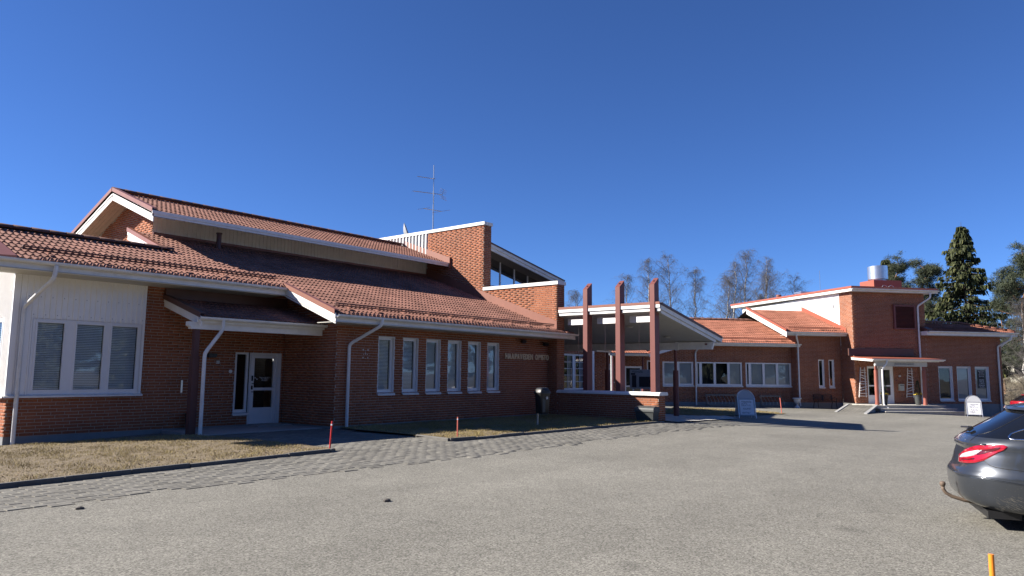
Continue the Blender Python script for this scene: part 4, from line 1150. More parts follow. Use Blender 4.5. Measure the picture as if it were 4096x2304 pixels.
mb = MB(); mb.box(25.2, 26.3, 15.9, 15.98, 2.50, 2.56); part(K, 'strip_lamp', mb, M['trim'])
# ================================================================== LINK WING (right-hand complex, own axes)
def Bw(b1, b2, z=0.0): return to_world((b1, b2, z), 'B')
SB = .365; VB = v3(0, CS, SN); ZL = lambda b2: 3.60 + SB*(b2-40.8)
Lk = thing('brick_building', 'single-storey brick link wing with wide windows and orange tiled roof behind the canopy', 'building', (20, 41.4, 0), 'B')
k1 = WF((10.5, 41.4, 0), (1,0,0), (0,-1,0)); kx = 10.5
WN = [(16.53, 18.50), (18.67, 21.66), (21.88, 24.92)]
ops = [(a-kx, b-kx, .955, 2.41) for a, b in WN] + [(14.15-kx, 15.25-kx, .0, 2.10), (13.20-kx, 13.52-kx, 1.15, 2.22), (15.55-kx, 16.05-kx, 1.7, 2.44)]
wall(Lk, k1, 14.5, .0, 3.55, ops)
window(Lk, k1, 16.54-kx, 18.49-kx, .98, 2.40, panes=[(16.60-kx, 17.48-kx), (17.56-kx, 18.42-kx)], recess=.02, blind='roll', silld=.06, label='two-pane window of the link wing with drawn pale blinds')
for i, (a, b) in enumerate(WN[1:]):
    p = [(a+.06-kx, a+.24-kx), (a+.34-kx, a+1.16-kx), (a+1.24-kx, a+2.06-kx), (a+2.14-kx, b-.07-kx)]
    window(Lk, k1, a+.01-kx, b-.01-kx, .98, 2.40, panes=p, recess=.02, blind=[None, None if i == 0 else 'roll', None if i == 0 else 'roll', 'roll'], silld=.06, sash=.035)
window(Lk, k1, 13.21-kx, 13.51-kx, 1.17, 2.21, recess=.03, fw=.04, sash=.03, silld=.05)
window(Lk, k1, 15.56-kx, 16.04-kx, 1.72, 2.43, recess=.03, fw=.04, sash=.03, silld=.05)
d_ = MB()
for a, b, z0_, z1_ in ((14.16, 14.26, 0, 2.09), (15.14, 15.24, 0, 2.09), (14.26, 15.14, 1.97, 2.09), (14.26, 15.14, .0, .12), (14.26, 15.14, .86, .94)): k1.box(d_, a-kx, b-kx, z0_, z1_, -.10, -.03)
dk = part(Lk, 'door', d_, M['trim'])
for z0_, z1_ in ((.12, .86), (.94, 1.97)):
    g_ = MB(); g_.quad(k1.P(14.26-kx,z0_,-.06), k1.P(15.14-kx,z0_,-.06), k1.P(15.14-kx,z1_,-.06), k1.P(14.26-kx,z1_,-.06)); part(dk, 'pane', g_, M['glass'])
g_ = MB(); k1.box(g_, 14.16-kx, 15.24-kx, 0, 2.1, -.75, -.7); part(dk, 'hallway', g_, M['dark'])
mb = MB(); k1.box(mb, 0, 14.5, -.9, .0, -.05, .014); part(Lk, 'plinth', mb, M['plinth'])
rl = roof(Lk, 'roof', (10.5, 40.78, ZL(40.78)-.05), (1,0,0), VB, 14.55, (45.55-40.78)/CS, mat='tile_b')
ridge(Lk, rl, (10.5, 45.55, ZL(45.55)+.0), (24.9, 45.55, ZL(45.55)+.0), r=.11)
gutter(Lk, (10.5, 40.74, ZL(40.74)-.03), (25.22, 40.74, ZL(40.74)-.03), (0,-1,0), fascia=.17)
mb = MB(); mb.box(10.5, 25.0, 40.8, 41.42, ZL(40.78)-.235, ZL(40.78)-.22); part(Lk, 'soffit', mb, M['soffit_w'])
snow_guard(Lk, v3(16, 41.12, ZL(41.12)), v3(24.7, 41.12, ZL(41.12)), (0,-SN,CS), mat='tile_b' if False else 'flash_or')
mb = MB(); q = [(24.96, 40.9, ZL(40.9)), (24.96, 45.7, ZL(45.7)), (24.96, 45.7, ZL(45.7)+.30), (24.96, 40.9, ZL(40.9)+.30)]; mb.ext(q, (.04,0,0)); part(Lk, 'flashing', mb, M['flash_or'])
mb = MB(); mb.quad((10.5,45.55,ZL(45.55)), (25,45.55,ZL(45.55)), (25,50.5,ZL(45.55)-SB*4.95), (10.5,50.5,ZL(45.55)-SB*4.95)); mb.quad((10.5,50.3,-.5),(25,50.3,-.5),(25,50.3,3.6),(10.5,50.3,3.6)); part(Lk, 'rear_roof', mb, M['deck'])
pipe(Lk, [(18.62,40.70,3.42), (18.62,40.70,3.28), (18.585,41.27,2.98), (18.585,41.27,-.2)])
# small porch over the inner door
zp = lambda b2: 2.80 + .33*(b2-39.75)
roof(Lk, 'porch_roof', (12.7, 39.75, zp(39.75)), (1,0,0), v3(0, 1/math.hypot(1,.33), .33/math.hypot(1,.33)), 2.35, 1.6*math.hypot(1,.33), mat='tile_b')
gutter(Lk, (12.65, 39.7, zp(39.7)), (15.05, 39.7, zp(39.7)), (0,-1,0), fascia=.12)
mb = MB(); mb.ext([(15.05,39.7,2.60),(16.5,39.7,3.02),(16.5,39.7,3.20),(15.05,39.7,2.78)], (0,.04,0)); part(Lk, 'barge_board', mb, M['white'])
mb = MB(); mb.ext([(15.05,39.66,2.79),(16.5,39.66,3.21),(16.5,39.66,3.30),(15.05,39.66,2.88)], (0,1.7,0)); part(Lk, 'verge_cap', mb, M['flash_or'])
mb = MB(); mb.tube([(14.75,39.9,-.25),(14.75,39.9,2.62)], .05, 10); mb.tube([(14.75,39.9,-.25),(14.75,39.9,1.75)], .10, 12); mb.tube([(12.95,39.9,-.25),(12.95,39.9,2.62)], .05, 10); part(Lk, 'porch_post', mb, M['steelred'])
pipe(Lk, [(12.78,39.64,2.7), (12.78,39.64,-.25)])
flush_tiles(Lk, 300)

# ---------------- taller middle wing with the garden bench
Mw = thing('brick_building', 'brick wing with two slit windows and orange tiled roof left of the brick tower', 'building', (26.4, 40.84, 0), 'B')
ZM = lambda b2: 4.27 + SB*(b2-40.2)
m1 = WF((24.96, 40.84, 0), (1,0,0), (0,-1,0)); mx0 = 24.96
wall(Mw, m1, 3.04, .0, 4.15, [(26.41-mx0, 26.80-mx0, .94, 2.635), (27.11-mx0, 27.47-mx0, .94, 2.635)])
for a, b in ((26.415, 26.795), (27.115, 27.465)): window(Mw, m1, a-mx0, b-mx0, .955, 2.63, recess=.07, fw=.05, sash=.03, silld=.05)
m2 = WF((24.96, 45, 0), (0,-1,0), (-1,0,0)); wall(Mw, m2, 4.16, .0, 4.2)
mb = MB(); m1.box(mb, -.01, 3.04, -1.0, .0, -.05, .014); m2.box(mb, 0, 4.17, -1.0, .0, -.05, .014); part(Mw, 'plinth', mb, M['plinth'])
mb = MB(); m1.box(mb, 3.00, 3.02, .0, 4.0, .01, .022); part(Mw, 'cable', mb, M['steelred'])
rm = roof(Mw, 'roof', (23.95, 40.18, ZM(40.18)-.02), (1,0,0), VB, 4.05, (44.9-40.18)/CS, mat='tile_b')
gutter(Mw, (23.90, 40.14, ZM(40.14)), (28.16, 40.14, ZM(40.14)), (0,-1,0), fascia=.18)
barge(Mw, (23.93, 40.12, ZM(40.12)+.04), (23.93, 44.95, ZM(44.95)+.04), (-1,0,0), h=.36, cap=.12, capmat='flash_or', n=1)
mb = MB(); mb.box(23.95, 28, 40.2, 40.86, ZM(40.18)-.22, ZM(40.18)-.20); part(Mw, 'soffit', mb, M['soffit_w'])
mb = MB(); mb.hexa([(23.95,40.2,ZM(40.2)-.22),(24.97,40.2,ZM(40.2)-.22),(24.97,44.9,ZM(44.9)-.22),(23.95,44.9,ZM(44.9)-.22),(23.95,40.2,ZM(40.2)-.2),(24.97,40.2,ZM(40.2)-.2),(24.97,44.9,ZM(44.9)-.2),(23.95,44.9,ZM(44.9)-.2)]); part(Mw, 'soffit', mb, M['soffit'])
snow_guard(Mw, v3(24.3, 40.56, ZM(40.56)), v3(27.8, 40.56, ZM(40.56)), (0,-SN,CS), mat='flash_or')
mb = MB(); q = [(27.96, 40.2, ZM(40.2)), (27.96, 44.95, ZM(44.95)), (27.96, 44.95, ZM(44.95)+.28), (27.96, 40.2, ZM(40.2)+.28)]; mb.ext(q, (.03,0,0)); part(Mw, 'flashing', mb, M['flash_or'])
mb = MB(); mb.quad((23.95,44.9,ZM(44.9)), (28,44.9,ZM(44.9)), (28,50,ZM(44.9)-SB*5.1), (23.95,50,ZM(44.9)-SB*5.1)); part(Mw, 'rear_roof', mb, M['deck'])
pipe(Mw, [(24.55,40.08,4.12), (24.55,40.08,3.95), (24.98,40.62,3.55), (25.02,40.72,3.3), (25.02,40.72,-.05), (24.98,40.60,-.22)])
flush_tiles(Mw, 250)

# ---------------- right tower and end wing
Tw = thing('brick_tower', 'square dark brick tower with louvre, flat roof and white clad flank at the right', 'building', (30.5, 39.6, 0), 'B')
c1 = WF((28.0, 39.6, 0), (1,0,0), (0,-1,0))
wall(Tw, c1, 4.97, .0, 6.72, [(.83, 2.60, .0, 2.25)])
c2 = WF((28.0, 40.82, 0), (0,-1,0), (-1,0,0)); wall(Tw, c2, 1.22, .0, 6.72)
c3 = WF((28.0, 53.2, 0), (0,-1,0), (-1,0,0)); cladding(Tw, c3, 0, 12.38, 3.2, 6.78, pitch=.10, depth=.018, w=.04, off=-.01)
mb = MB(); c3.box(mb, 12.30, 12.40, 3.5, 6.74, -.02, .02); c3.box(mb, 7.7, 7.74, 5.4, 6.74, -.02, .012); part(Tw, 'corner_trim', mb, M['clad'])
c4 = WF((32.97, 39.6, 0), (0,1,0), (1,0,0)); wall(Tw, c4, 13.6, .0, 6.72, bricks=False)
mb = MB(); mb.quad((28,53.2,0),(33,53.2,0),(33,53.2,6.8),(28,53.2,6.8)); part(Tw, 'rear_wall', mb, M['clad'])
mb = MB(); mb.lathe((27.985, 41.5, 6.0), [(.0,0), (.11,0), (.11,.02), (.0,.02)], 14); 
mb = MB(); mb.tube([(27.99,41.45,6.02),(27.955,41.45,6.02)], .10, 14); part(Tw, 'vent_grille', mb, M['grey'])
zr2 = lambda b2: 6.90 + .018*(b2-39.05)
mb = MB(); mb.hexa([(27.66,39.08,zr2(39.08)),(33.58,39.08,zr2(39.08)),(33.58,54.6,zr2(54.6)),(27.66,54.6,zr2(54.6)),(27.66,39.08,zr2(39.08)+.13),(33.58,39.08,zr2(39.08)+.13),(33.58,54.6,zr2(54.6)+.13),(27.66,54.6,zr2(54.6)+.13)]); part(Tw, 'roof', mb, M['flash_or'])
mb = MB(); mb.hexa([(27.70,39.16,zr2(39.1)-.17),(33.5,39.16,zr2(39.1)-.17),(33.5,54.5,zr2(54.5)-.17),(27.70,54.5,zr2(54.5)-.17),(27.70,39.16,zr2(39.1)-.002),(33.5,39.16,zr2(39.1)-.002),(33.5,54.5,zr2(54.5)-.002),(27.70,54.5,zr2(54.5)-.002)]); part(Tw, 'fascia', mb, M['white'])
gutter(Tw, (27.68, 39.06, zr2(39.06)+.0), (33.58, 39.06, zr2(39.06)+.0), (0,-1,0), fascia=.16)
# louvre
lo_ = MB()
for a, b, z0_, z1_ in ((30.75, 30.87, 4.5, 6.0), (32.15, 32.27, 4.5, 6.0), (30.87, 32.15, 5.90, 6.0), (30.87, 32.15, 4.5, 4.58)): c1.box(lo_, a-28, b-28, z0_, z1_, .0, .13)
lv_ = part(Tw, 'louvre', lo_, M['steelred'])
g_ = MB(); c1.box(g_, 2.87, 4.15, 4.58, 5.9, .012, .02); part(lv_, 'back', g_, M['dark'])
for i in range(17):
    z = 4.62 + i*.076; mb = MB(); mb.ext([c1.P(2.87, z, .11), c1.P(2.87, z+.045, .04), c1.P(2.87, z+.055, .05), c1.P(2.87, z+.010, .12)], (1.28,0,0)); part(lv_, 'slat', mb, M['steelred'])
pipe(Tw, [(32.95,39.02,6.75), (32.95,39.02,6.45), (32.42,39.50,5.95), (32.42,39.50,.0)], r=.055)
# main door with side light
d_ = MB()
for a, b, z0_, z1_ in ((.84,.92,0,2.24), (2.49,2.59,0,2.24), (1.60,1.70,0,2.24), (.92,2.49,2.10,2.24), (.92,1.60,.0,.50), (.92,1.60,1.02,1.10), (1.70,2.49,.0,.16), (1.70,1.80,.16,2.10), (2.39,2.49,.16,2.10), (1.80,2.39,1.02,1.10), (1.80,2.39,.42,.50), (1.80,2.39,2.02,2.10)): c1.box(d_, a, b, z0_, z1_, -.10, -.03)
c1.box(d_, 1.80, 2.39, .16, .42, -.09, -.045)
dt = part(Tw, 'door', d_, M['trim'], label='white glazed entrance door under the small porch')
for a, b, z0_, z1_ in ((.92,1.60,.50,1.02), (.92,1.60,1.10,2.10), (1.80,2.39,.50,1.02), (1.80,2.39,1.10,2.02)):
    g_ = MB(); g_.quad(c1.P(a,z0_,-.06), c1.P(b,z0_,-.06), c1.P(b,z1_,-.06), c1.P(a,z1_,-.06)); part(dt, 'pane', g_, M['glass'])
g_ = MB(); c1.box(g_, .84, 2.6, 0, 2.24, -.8, -.75); part(dt, 'hallway', g_, M['dark'])
g_ = MB(); g_.quad(c1.P(1.3,.75,-.055), c1.P(1.55,.75,-.055), c1.P(1.55,1.5,-.055), c1.P(1.3,1.5,-.055)); part(dt, 'notice', g_, M['paper'])
# end wing
Ew = thing('brick_building', 'low brick end wing with three tall windows at the far right', 'building', (35.6, 39.6, 0), 'B')
e1 = WF((32.97, 39.6, 0), (1,0,0), (0,-1,0)); ex = 32.97
EW = [(33.71, 34.69), (34.99, 35.98), (36.29, 37.27)]
wall(Ew, e1, 5.28, .0, 4.3, [(a-ex, b-ex, .19, 2.27) for a, b in EW])
for i, (a, b) in enumerate(EW):
    f_ = window(Ew, e1, a-ex+.005, b-ex-.005, .22, 2.265, recess=.10, fw=.07, sash=.03, blind=[None, 'roll', 'roll'][i], silld=.07, sillh=.05)
    if i == 2:
        bE = BASE[Ew.name]; pb = MB(); e1.box(pb, a-ex+.26, a-ex+.80, .95, 2.08, -.125, -.118); ps = part(f_, 'poster', pb, M['posterblk'], label='black poster with white opening hours')
        for q, (s_, wd_) in enumerate((('NÄYTTELY', .44), ('PE 9-15', .30), ('LA 11-15', .34), ('SU 11-15', .34), ('', 0), ('KAHVIO', .34), ('LA & SU', .34), ('11:30-15', .34), ('MUSIIKKIA', .42), ('LA & SU', .34))):
            if s_: put_text(ps, 'lettering', s_, .10, e1.P(a-ex+.53, 1.97-.108*q, -.1165)-bE, (1,0,0), (0,0,1), M['inkwhite'], center=True, width=wd_)
e2 = WF((38.25, 39.6, 0), (0,1,0), (1,0,0)); wall(Ew, e2, 9, .0, 4.3, bricks=True)
mb = MB(); e1.box(mb, -4.97, 5.29, -1.4, .0, -.05, .016); e2.box(mb, 0, 9, -1.4, .0, -.05, .016); part(Ew, 'plinth', mb, M['plinth'])
SE = .30; ecs = 1/math.hypot(1, SE); ZE = lambda b2: 4.40 + SE*(b2-39.0)
re_ = roof(Ew, 'roof', (32.62, 39.0, ZE(39.0)), (1,0,0), v3(0, ecs, SE*ecs), 6.24, 2.15/ecs, keep=lambda u, v: u < 6.24 - v*ecs + .1, mat='tile_b')
mb = MB(); mb.add([(38.86,39.0,ZE(39.0)+.02), (38.86,47,ZE(39.0)+.02), (36.7,45,ZE(41.15)+.02), (36.7,41.15,ZE(41.15)+.02)], [[0,1,2,3]]); mb.add([(32.62,41.15,ZE(41.15)), (36.7,41.15,ZE(41.15)), (36.7,45,ZE(41.15)), (32.62,45,ZE(41.15))], [[0,1,2,3]]); part(Ew, 'rear_roof', mb, M['tile_b'])
ridge(Ew, re_, (38.82, 39.06, ZE(39.06)+.05), (36.75, 41.12, ZE(41.12)+.06), mat='tile_b', r=.12); ridge(Ew, re_, (36.75, 41.15, ZE(41.15)+.06), (33.0, 41.15, ZE(41.15)+.06), mat='tile_b', r=.12)
gutter(Ew, (32.62, 38.95, ZE(39.0)), (38.95, 38.95, ZE(39.0)), (0,-1,0), fascia=.22); gutter(Ew, (38.92, 38.95, ZE(39.0)), (38.92, 47, ZE(39.0)), (1,0,0), fascia=.22)
mb = MB(); mb.box(32.62, 38.9, 39.0, 39.62, ZE(39.0)-.26, ZE(39.0)-.24); mb.box(38.2, 38.9, 39.62, 47, ZE(39.0)-.26, ZE(39.0)-.24); part(Ew, 'soffit', mb, M['soffit_w'])
mb = MB(); mb.box(32.58, 32.62, 39.0, 39.6, ZE(39.0)-.24, ZE(39.0)); part(Ew, 'fascia', mb, M['white'])
mb = MB(); mb.hexa([(32.6,39.0,ZE(39.0)-.05),(33.0,39.0,ZE(39.0)-.05),(33.0,39.6,ZE(39.6)-.05),(32.6,39.6,ZE(39.6)-.05),(32.6,39.0,ZE(39)+.12),(33.0,39.0,ZE(39)+.12),(33.0,39.6,ZE(39.6)+.12),(32.6,39.6,ZE(39.6)+.12)]); part(Ew, 'flashing', mb, M['flash_dk'])
snow_guard(Ew, v3(33.2, 39.35, ZE(39.35)), v3(38.2, 39.35, ZE(39.35)), (0,-SE*ecs,ecs), mat='flash_dk')
pipe(Ew, [(38.42,38.92,4.25), (38.40,38.92,4.0), (37.93,39.50,3.55), (37.93,39.50,-.75)], r=.052); pipe(Ew, [(38.88,39.6,4.2), (38.86,39.6,4.0), (38.33,39.75,3.5), (38.33,39.75,-.75)], r=.05)
flush_tiles(Ew, 200)
for t_ in (Lk, Mw, Tw, Ew): flush_bricks(t_, 0)

# roof furniture on the right tower
fan = thing('roof_fan', 'round silver roof fan on a red sheet-metal box atop the right tower', 'roof fan', (31.9, 42.2, 6.9), 'B')
mb = MB(); mb.box(31.0, 33.0, 41.5, 42.9, 6.95, 7.80); part(fan, 'box', mb, M['flash_or'])
mb = MB(); mb.lathe((31.75, 42.1, 7.80), [(.50,0), (.50,.06), (.62,.10)], 24); part(fan, 'collar', mb, M['steel'])
mb = MB(); N_ = 28; vv = []
for zz in (0, 1):
    for j in range(N_):
        a = 2*math.pi*j/N_; r_ = .60; vv.append((31.75+r_*math.cos(a), 42.1+r_*math.sin(a), 7.90 if zz == 0 else 8.76+.02*math.cos(a+1.0)))
mb.add(vv, [[j, (j+1) % N_, N_+(j+1) % N_, N_+j] for j in range(N_)]); 
vv2 = [(31.75+.57*math.cos(2*math.pi*j/N_), 42.1+.57*math.sin(2*math.pi*j/N_), 8.70) for j in range(N_)]; mb.add(vv2, [list(range(N_))]); mb.tube([(31.16,42.0,8.3),(31.155,42.0,8.3)], .02, 6)
auto_smooth(part(fan, 'drum', mb, M['steel']))
mb = MB()
for b1 in (30.3, 30.75): mb.tube([(b1+.2*math.cos(t), 39.6, 7.0+.2*math.sin(t)) for t in np.linspace(0, math.pi, 9)], .015, 5)
part(fan, 'cable', mb, M['galv'])
def bsolo(name, mb, mat, label, cat, group=None, smooth=False):
    V = np.array(mb.v); b = np.array((V[:,0].mean(), V[:,1].mean(), V[:,2].min()))
    o = mesh_obj(name, [tuple(p) for p in V-b], mb.f, mat, None, smooth); o.location = to_world(b, 'B'); o.rotation_euler = (0,0,B_ANG)
    o['label'] = label; o['category'] = cat
    if group: o['group'] = group
    BASE[o.name] = b; FRM[o.name] = 'B'; return o
mb = MB(); mb.lathe((28.7, 49.0, 7.05), [(.16,0), (.16,.35), (.19,.36), (.19,.48), (.10,.50)], 14); bsolo('roof_vent', mb, M['flash'], 'small round red vent on the white-flanked flat roof', 'vent')
mb = MB(); mb.box(29.4, 30.4, 47.2, 48.0, 7.0, 7.55); mb.box(29.35, 30.45, 47.15, 48.05, 7.55, 7.62); bsolo('ventilation_box', mb, M['steel'], 'square pale metal ventilation box on the flat roof', 'vent')
mb = MB(); mb.tube([(29.8,45.5,7.0),(29.8,45.5,8.9)], .012, 6); mb.lathe((29.8,45.5,7.0), [(.05,0),(.05,.08),(.012,.1)], 8); bsolo('whip_aerial', mb, M['galv'], 'thin whip aerial rising beside the ventilation box', 'antenna')
mb = MB()
for b1, r_ in ((35.4, .22), (35.75, .34)): mb.tube([(b1+r_*math.cos(t), 41.6, 5.1+r_*1.1*math.sin(t)) for t in np.linspace(0, math.pi, 13)], .035, 6)
bsolo('roof_hoops', mb, M['galv'], 'pale bent cable hoops above the ridge of the end wing', 'pipe')

# ---------------- right porch, steps, ramp
Pc = thing('porch_canopy', 'small lettered porch canopy on round red columns before the tower door', 'canopy', (30, 38, 0), 'B')
zq = lambda b2: 2.64 + .07*(b2-37.55)
def pq(x0, x1, y0, y1, t0, t1, mat, nm):
    mb = MB(); mb.hexa([(x0,y0,zq(y0)-t1),(x1,y0,zq(y0)-t1),(x1,y1,zq(y1)-t1),(x0,y1,zq(y1)-t1),(x0,y0,zq(y0)-t0),(x1,y0,zq(y0)-t0),(x1,y1,zq(y1)-t0),(x0,y1,zq(y1)-t0)]); return part(Pc, nm, mb, M[mat])
pq(27.74, 32.25, 37.58, 39.58, -.025, .02, 'flash_or', 'roof'); pq(27.78, 32.2, 37.62, 39.58, .022, .10, 'white', 'fascia'); pq(27.80, 32.15, 37.66, 39.58, .102, .17, 'white', 'fascia')
mb = MB(); mb.box(27.6, 32.0, 39.5, 39.59, 2.86, 3.28); part(Pc, 'flashing', mb, M['flash_dk'])
gutter(Pc, (27.74, 37.55, zq(37.55)-.01), (32.42, 37.55, zq(37.55)-.01), (0,-1,0), fascia=.10, r=.06)
mb = MB(); mb.box(28.05, 31.45, 37.80, 37.90, 2.21, 2.47); bm = part(Pc, 'beam', mb, M['soffit_w'])
put_text(bm, 'lettering', 'JOKIHELMEN OPISTO', .17, v3(29.95, 37.785, 2.29)-BASE[Pc.name], (1,0,0), (0,0,1), M['grey'], .008, center=True, width=1.28)
for b1 in (28.12, 31.25):
    mb = MB(); mb.tube([(b1,37.86,-.02),(b1,37.86,1.98)], .105, 18); mb.box(b1-.06, b1+.06, 37.82, 37.9, 1.98, 2.21); auto_smooth(part(Pc, 'column', mb, M['steelred_lt'])); 
    mb = MB(); mb.tube([(b1,37.86,-.02),(b1,37.86,.13)], .118, 18); part(Pc, 'column_base', mb, M['steelred_lt'])
pipe(Pc, [(28.62,37.52,2.56), (28.60,37.52,2.38), (28.36,37.62,2.05), (28.36,37.62,.0), (28.50,37.45,-.18)], r=.05)
mb = MB(); mb.lathe((27.98,37.7,2.30), [(.02,-.04),(.06,-.02),(.06,.03),(.02,.05)], 10); part(Pc, 'lamp', mb, M['inkwhite'])
St = thing('entrance_steps', 'three worn concrete steps leading up to the small porch', 'steps', (30, 37.3, -.45), 'B')
for i, (x1, y0, z1) in enumerate(((32.25, 37.50, -.02), (32.65, 37.12, -.17), (33.05, 36.74, -.32))):
    mb = MB(); mb.box(27.72+.05*i, x1, y0, 39.55-.06*i, -1.2, z1-.05); part(St, 'riser', mb, M['concrete'])
    mb = MB(); mb.box(27.68+.05*i, x1+.03, y0-.03, 39.56-.06*i if i == 0 else y0+.40, z1-.05, z1)
    if i: mb.box(x1-.42, x1+.03, y0+.40, 39.5, z1-.05, z1)
    part(St, 'tread', mb, M['concrete_lt'])
Rp = thing('access_ramp', 'short paved access ramp sloping up to the porch from the left', 'ramp', (26, 36.6, -.4), 'B')
ra, rb_, rc, rd = v3(26.85,38.6,-.02), v3(27.66,37.42,-.02), v3(25.0,34.75,-.36), v3(24.4,36.15,-.34)
mb = MB(); mb.hexa([p*v3(1,1,0)+v3(0,0,-1.0) for p in (ra, rb_, rc, rd)] + [p - v3(0,0,.02) for p in (ra, rb_, rc, rd)]); part(Rp, 'base', mb, M['concrete'])
mb = MB(); mb.ext([rb_ - v3(.02,.02,.02), rc, rc+v3(.10,-.12,-.02), rb_+v3(.10,-.10,-.02)], (0,0,.06)); mb.ext([ra, rd, rd+v3(-.10,.1,0), ra+v3(-.10,.1,0)], (0,0,.04)); part(Rp, 'edge', mb, M['concrete'])
for i in range(8):
    for j in range(22):
        f = lambda s, t: ra*(1-s)*(1-t) + rb_*s*(1-t) + rc*s*t + rd*(1-s)*t
        s0, s1 = (i+.04)/8, (i+.96)/8; o_ = .5/22 if i % 2 else 0; t0, t1 = (j+.05)/22 + o_, (j+.95)/22 + o_
        if t1 > 1: continue
        P = [f(s0,t0), f(s1,t0), f(s1,t1), f(s0,t1)]; mb = MB(); mb.hexa([p - v3(0,0,.02) for p in P] + [p + v3(0,0,.006+random.uniform(-.003,.003)) for p in P]); part(Rp, 'paver', mb, M['paver'])
# ================================================================== SMALL THINGS
# --- two stick trellises on the tower wall
def trellis(b1, z0, label, flip=1):
    t = thing('stick_trellis', label, 'trellis', (b1, 39.55, z0), 'B', group='stick trellises beside the tower door')
    H = 1.78; wt, wb = .26, .47
    def X(s, z): return b1 + s*(wb/2 + (wt/2-wb/2)*z/H) + (.06*(z/H))
    for s in (-1, 1):
        mb = MB(); mb.tube([(X(s,0), 39.55, z0), (X(s,H*.5)+random.uniform(-.01,.01), 39.545, z0+H*.5), (X(s,H), 39.55, z0+H)], .030, 6); part(t, 'upright', mb, M['woodlt'])
    for z_a, z_b in ((.08,.08), (.24,.24), (.37,.52), (.52,.66), (.80,.80), (.94,.94), (1.22,1.08), (1.36,1.22), (1.48,1.48), (1.62,1.62)):
        mb = MB(); mb.tube([(X(-1,z_a)-.05, 39.52, z0+z_a), (X(1,z_b)+.05, 39.52, z0+z_b)], .025, 6); part(t, 'rung', mb, M['woodlt'])
trellis(28.43, .37, 'pale stick trellis on the brick wall left of the porch door')
trellis(31.62, .35, 'pale stick trellis on the brick wall right of the porch door')
mb = MB(); mb.box(30.86, 31.17, 39.44, 39.57, .78, 1.14); mb.box(30.85, 31.18, 39.43, 39.575, 1.14, 1.17); lb = thing('letterbox', 'cream metal letterbox on the wall right of the porch door', 'letterbox', (31.0, 39.5, .78), 'B'); part(lb, 'body', mb, plain('cream letterbox paint', (.42,.42,.36), .5))
mb = MB(); mb.box(30.89, 31.14, 39.43, 39.44, 1.08, 1.11); part(lb, 'slot', mb, M['black'])
mb = MB(); mb.box(30.92, 31.04, 39.52, 39.585, 1.60, 1.70); bsolo('wall_lamp', mb, M['paper'], 'small square pale wall lamp above the letterbox', 'lamp')
mb = MB(); mb.box(30.72, 30.80, 39.54, 39.585, 1.34, 1.43); bsolo('door_bell', mb, M['steelred'], 'small dark bell box between the door and the letterbox', 'bell')
# --- potted thujas at the porch
def thuja(b1, b2, label, pot):
    t = thing('potted_thuja', label, 'potted plant', (b1, b2, -.02), 'B', group='potted thujas on the porch')
    mb = MB(); mb.lathe((b1, b2, -.02), [(.13,0), (.15,.05), (.20,.50), (.22,.52), (.22,.56), (.18,.56), (.17,.50)], 4 if False else 16); part(t, 'pot', mb, M[pot])
    mb = MB()
    for i in range(520):
        z = random.random(); r_ = (.17*(1-z)**.7 + .02)*random.uniform(.55, 1.1); a = random.uniform(0, 6.3); c = v3(b1+r_*math.cos(a), b2+r_*math.sin(a), .52+z*.85)
        d = v3(math.cos(a)*.4, math.sin(a)*.4, 1); d /= np.linalg.norm(d); s = np.cross(d, v3(random.gauss(0,1), random.gauss(0,1), random.gauss(0,1))); s /= np.linalg.norm(s); l = .07
        mb.poly([c - s*.012, c + s*.012, c + d*l])
    part(t, 'foliage', mb, M['thuja'])
    mb = MB()
    for i in range(26):
        a = random.uniform(0, 6.3); r_ = random.uniform(.08, .24); c = v3(b1+r_*math.cos(a), b2+r_*math.sin(a)-.03, .58+random.uniform(0,.1)); u = v3(random.gauss(0,1),random.gauss(0,1),.4); u /= np.linalg.norm(u); w = np.cross(u, Z3); w /= np.linalg.norm(w)
        for k in range(5):
            f1, f2 = 2*math.pi*k/5, 2*math.pi*(k+.8)/5; x = np.cross(u, w); mb.poly([c, c+(w*math.cos(f1)+x*math.sin(f1))*.035, c+(w*math.cos(f2)+x*math.sin(f2))*.035])
    part(t, 'flowers', mb, M['yellow'])
thuja(28.66, 37.95, 'dark potted thuja with yellow flowers before the glazed porch door', 'black')
thuja(31.02, 38.15, 'potted thuja with yellow flowers beside the right porch column', 'greybin')
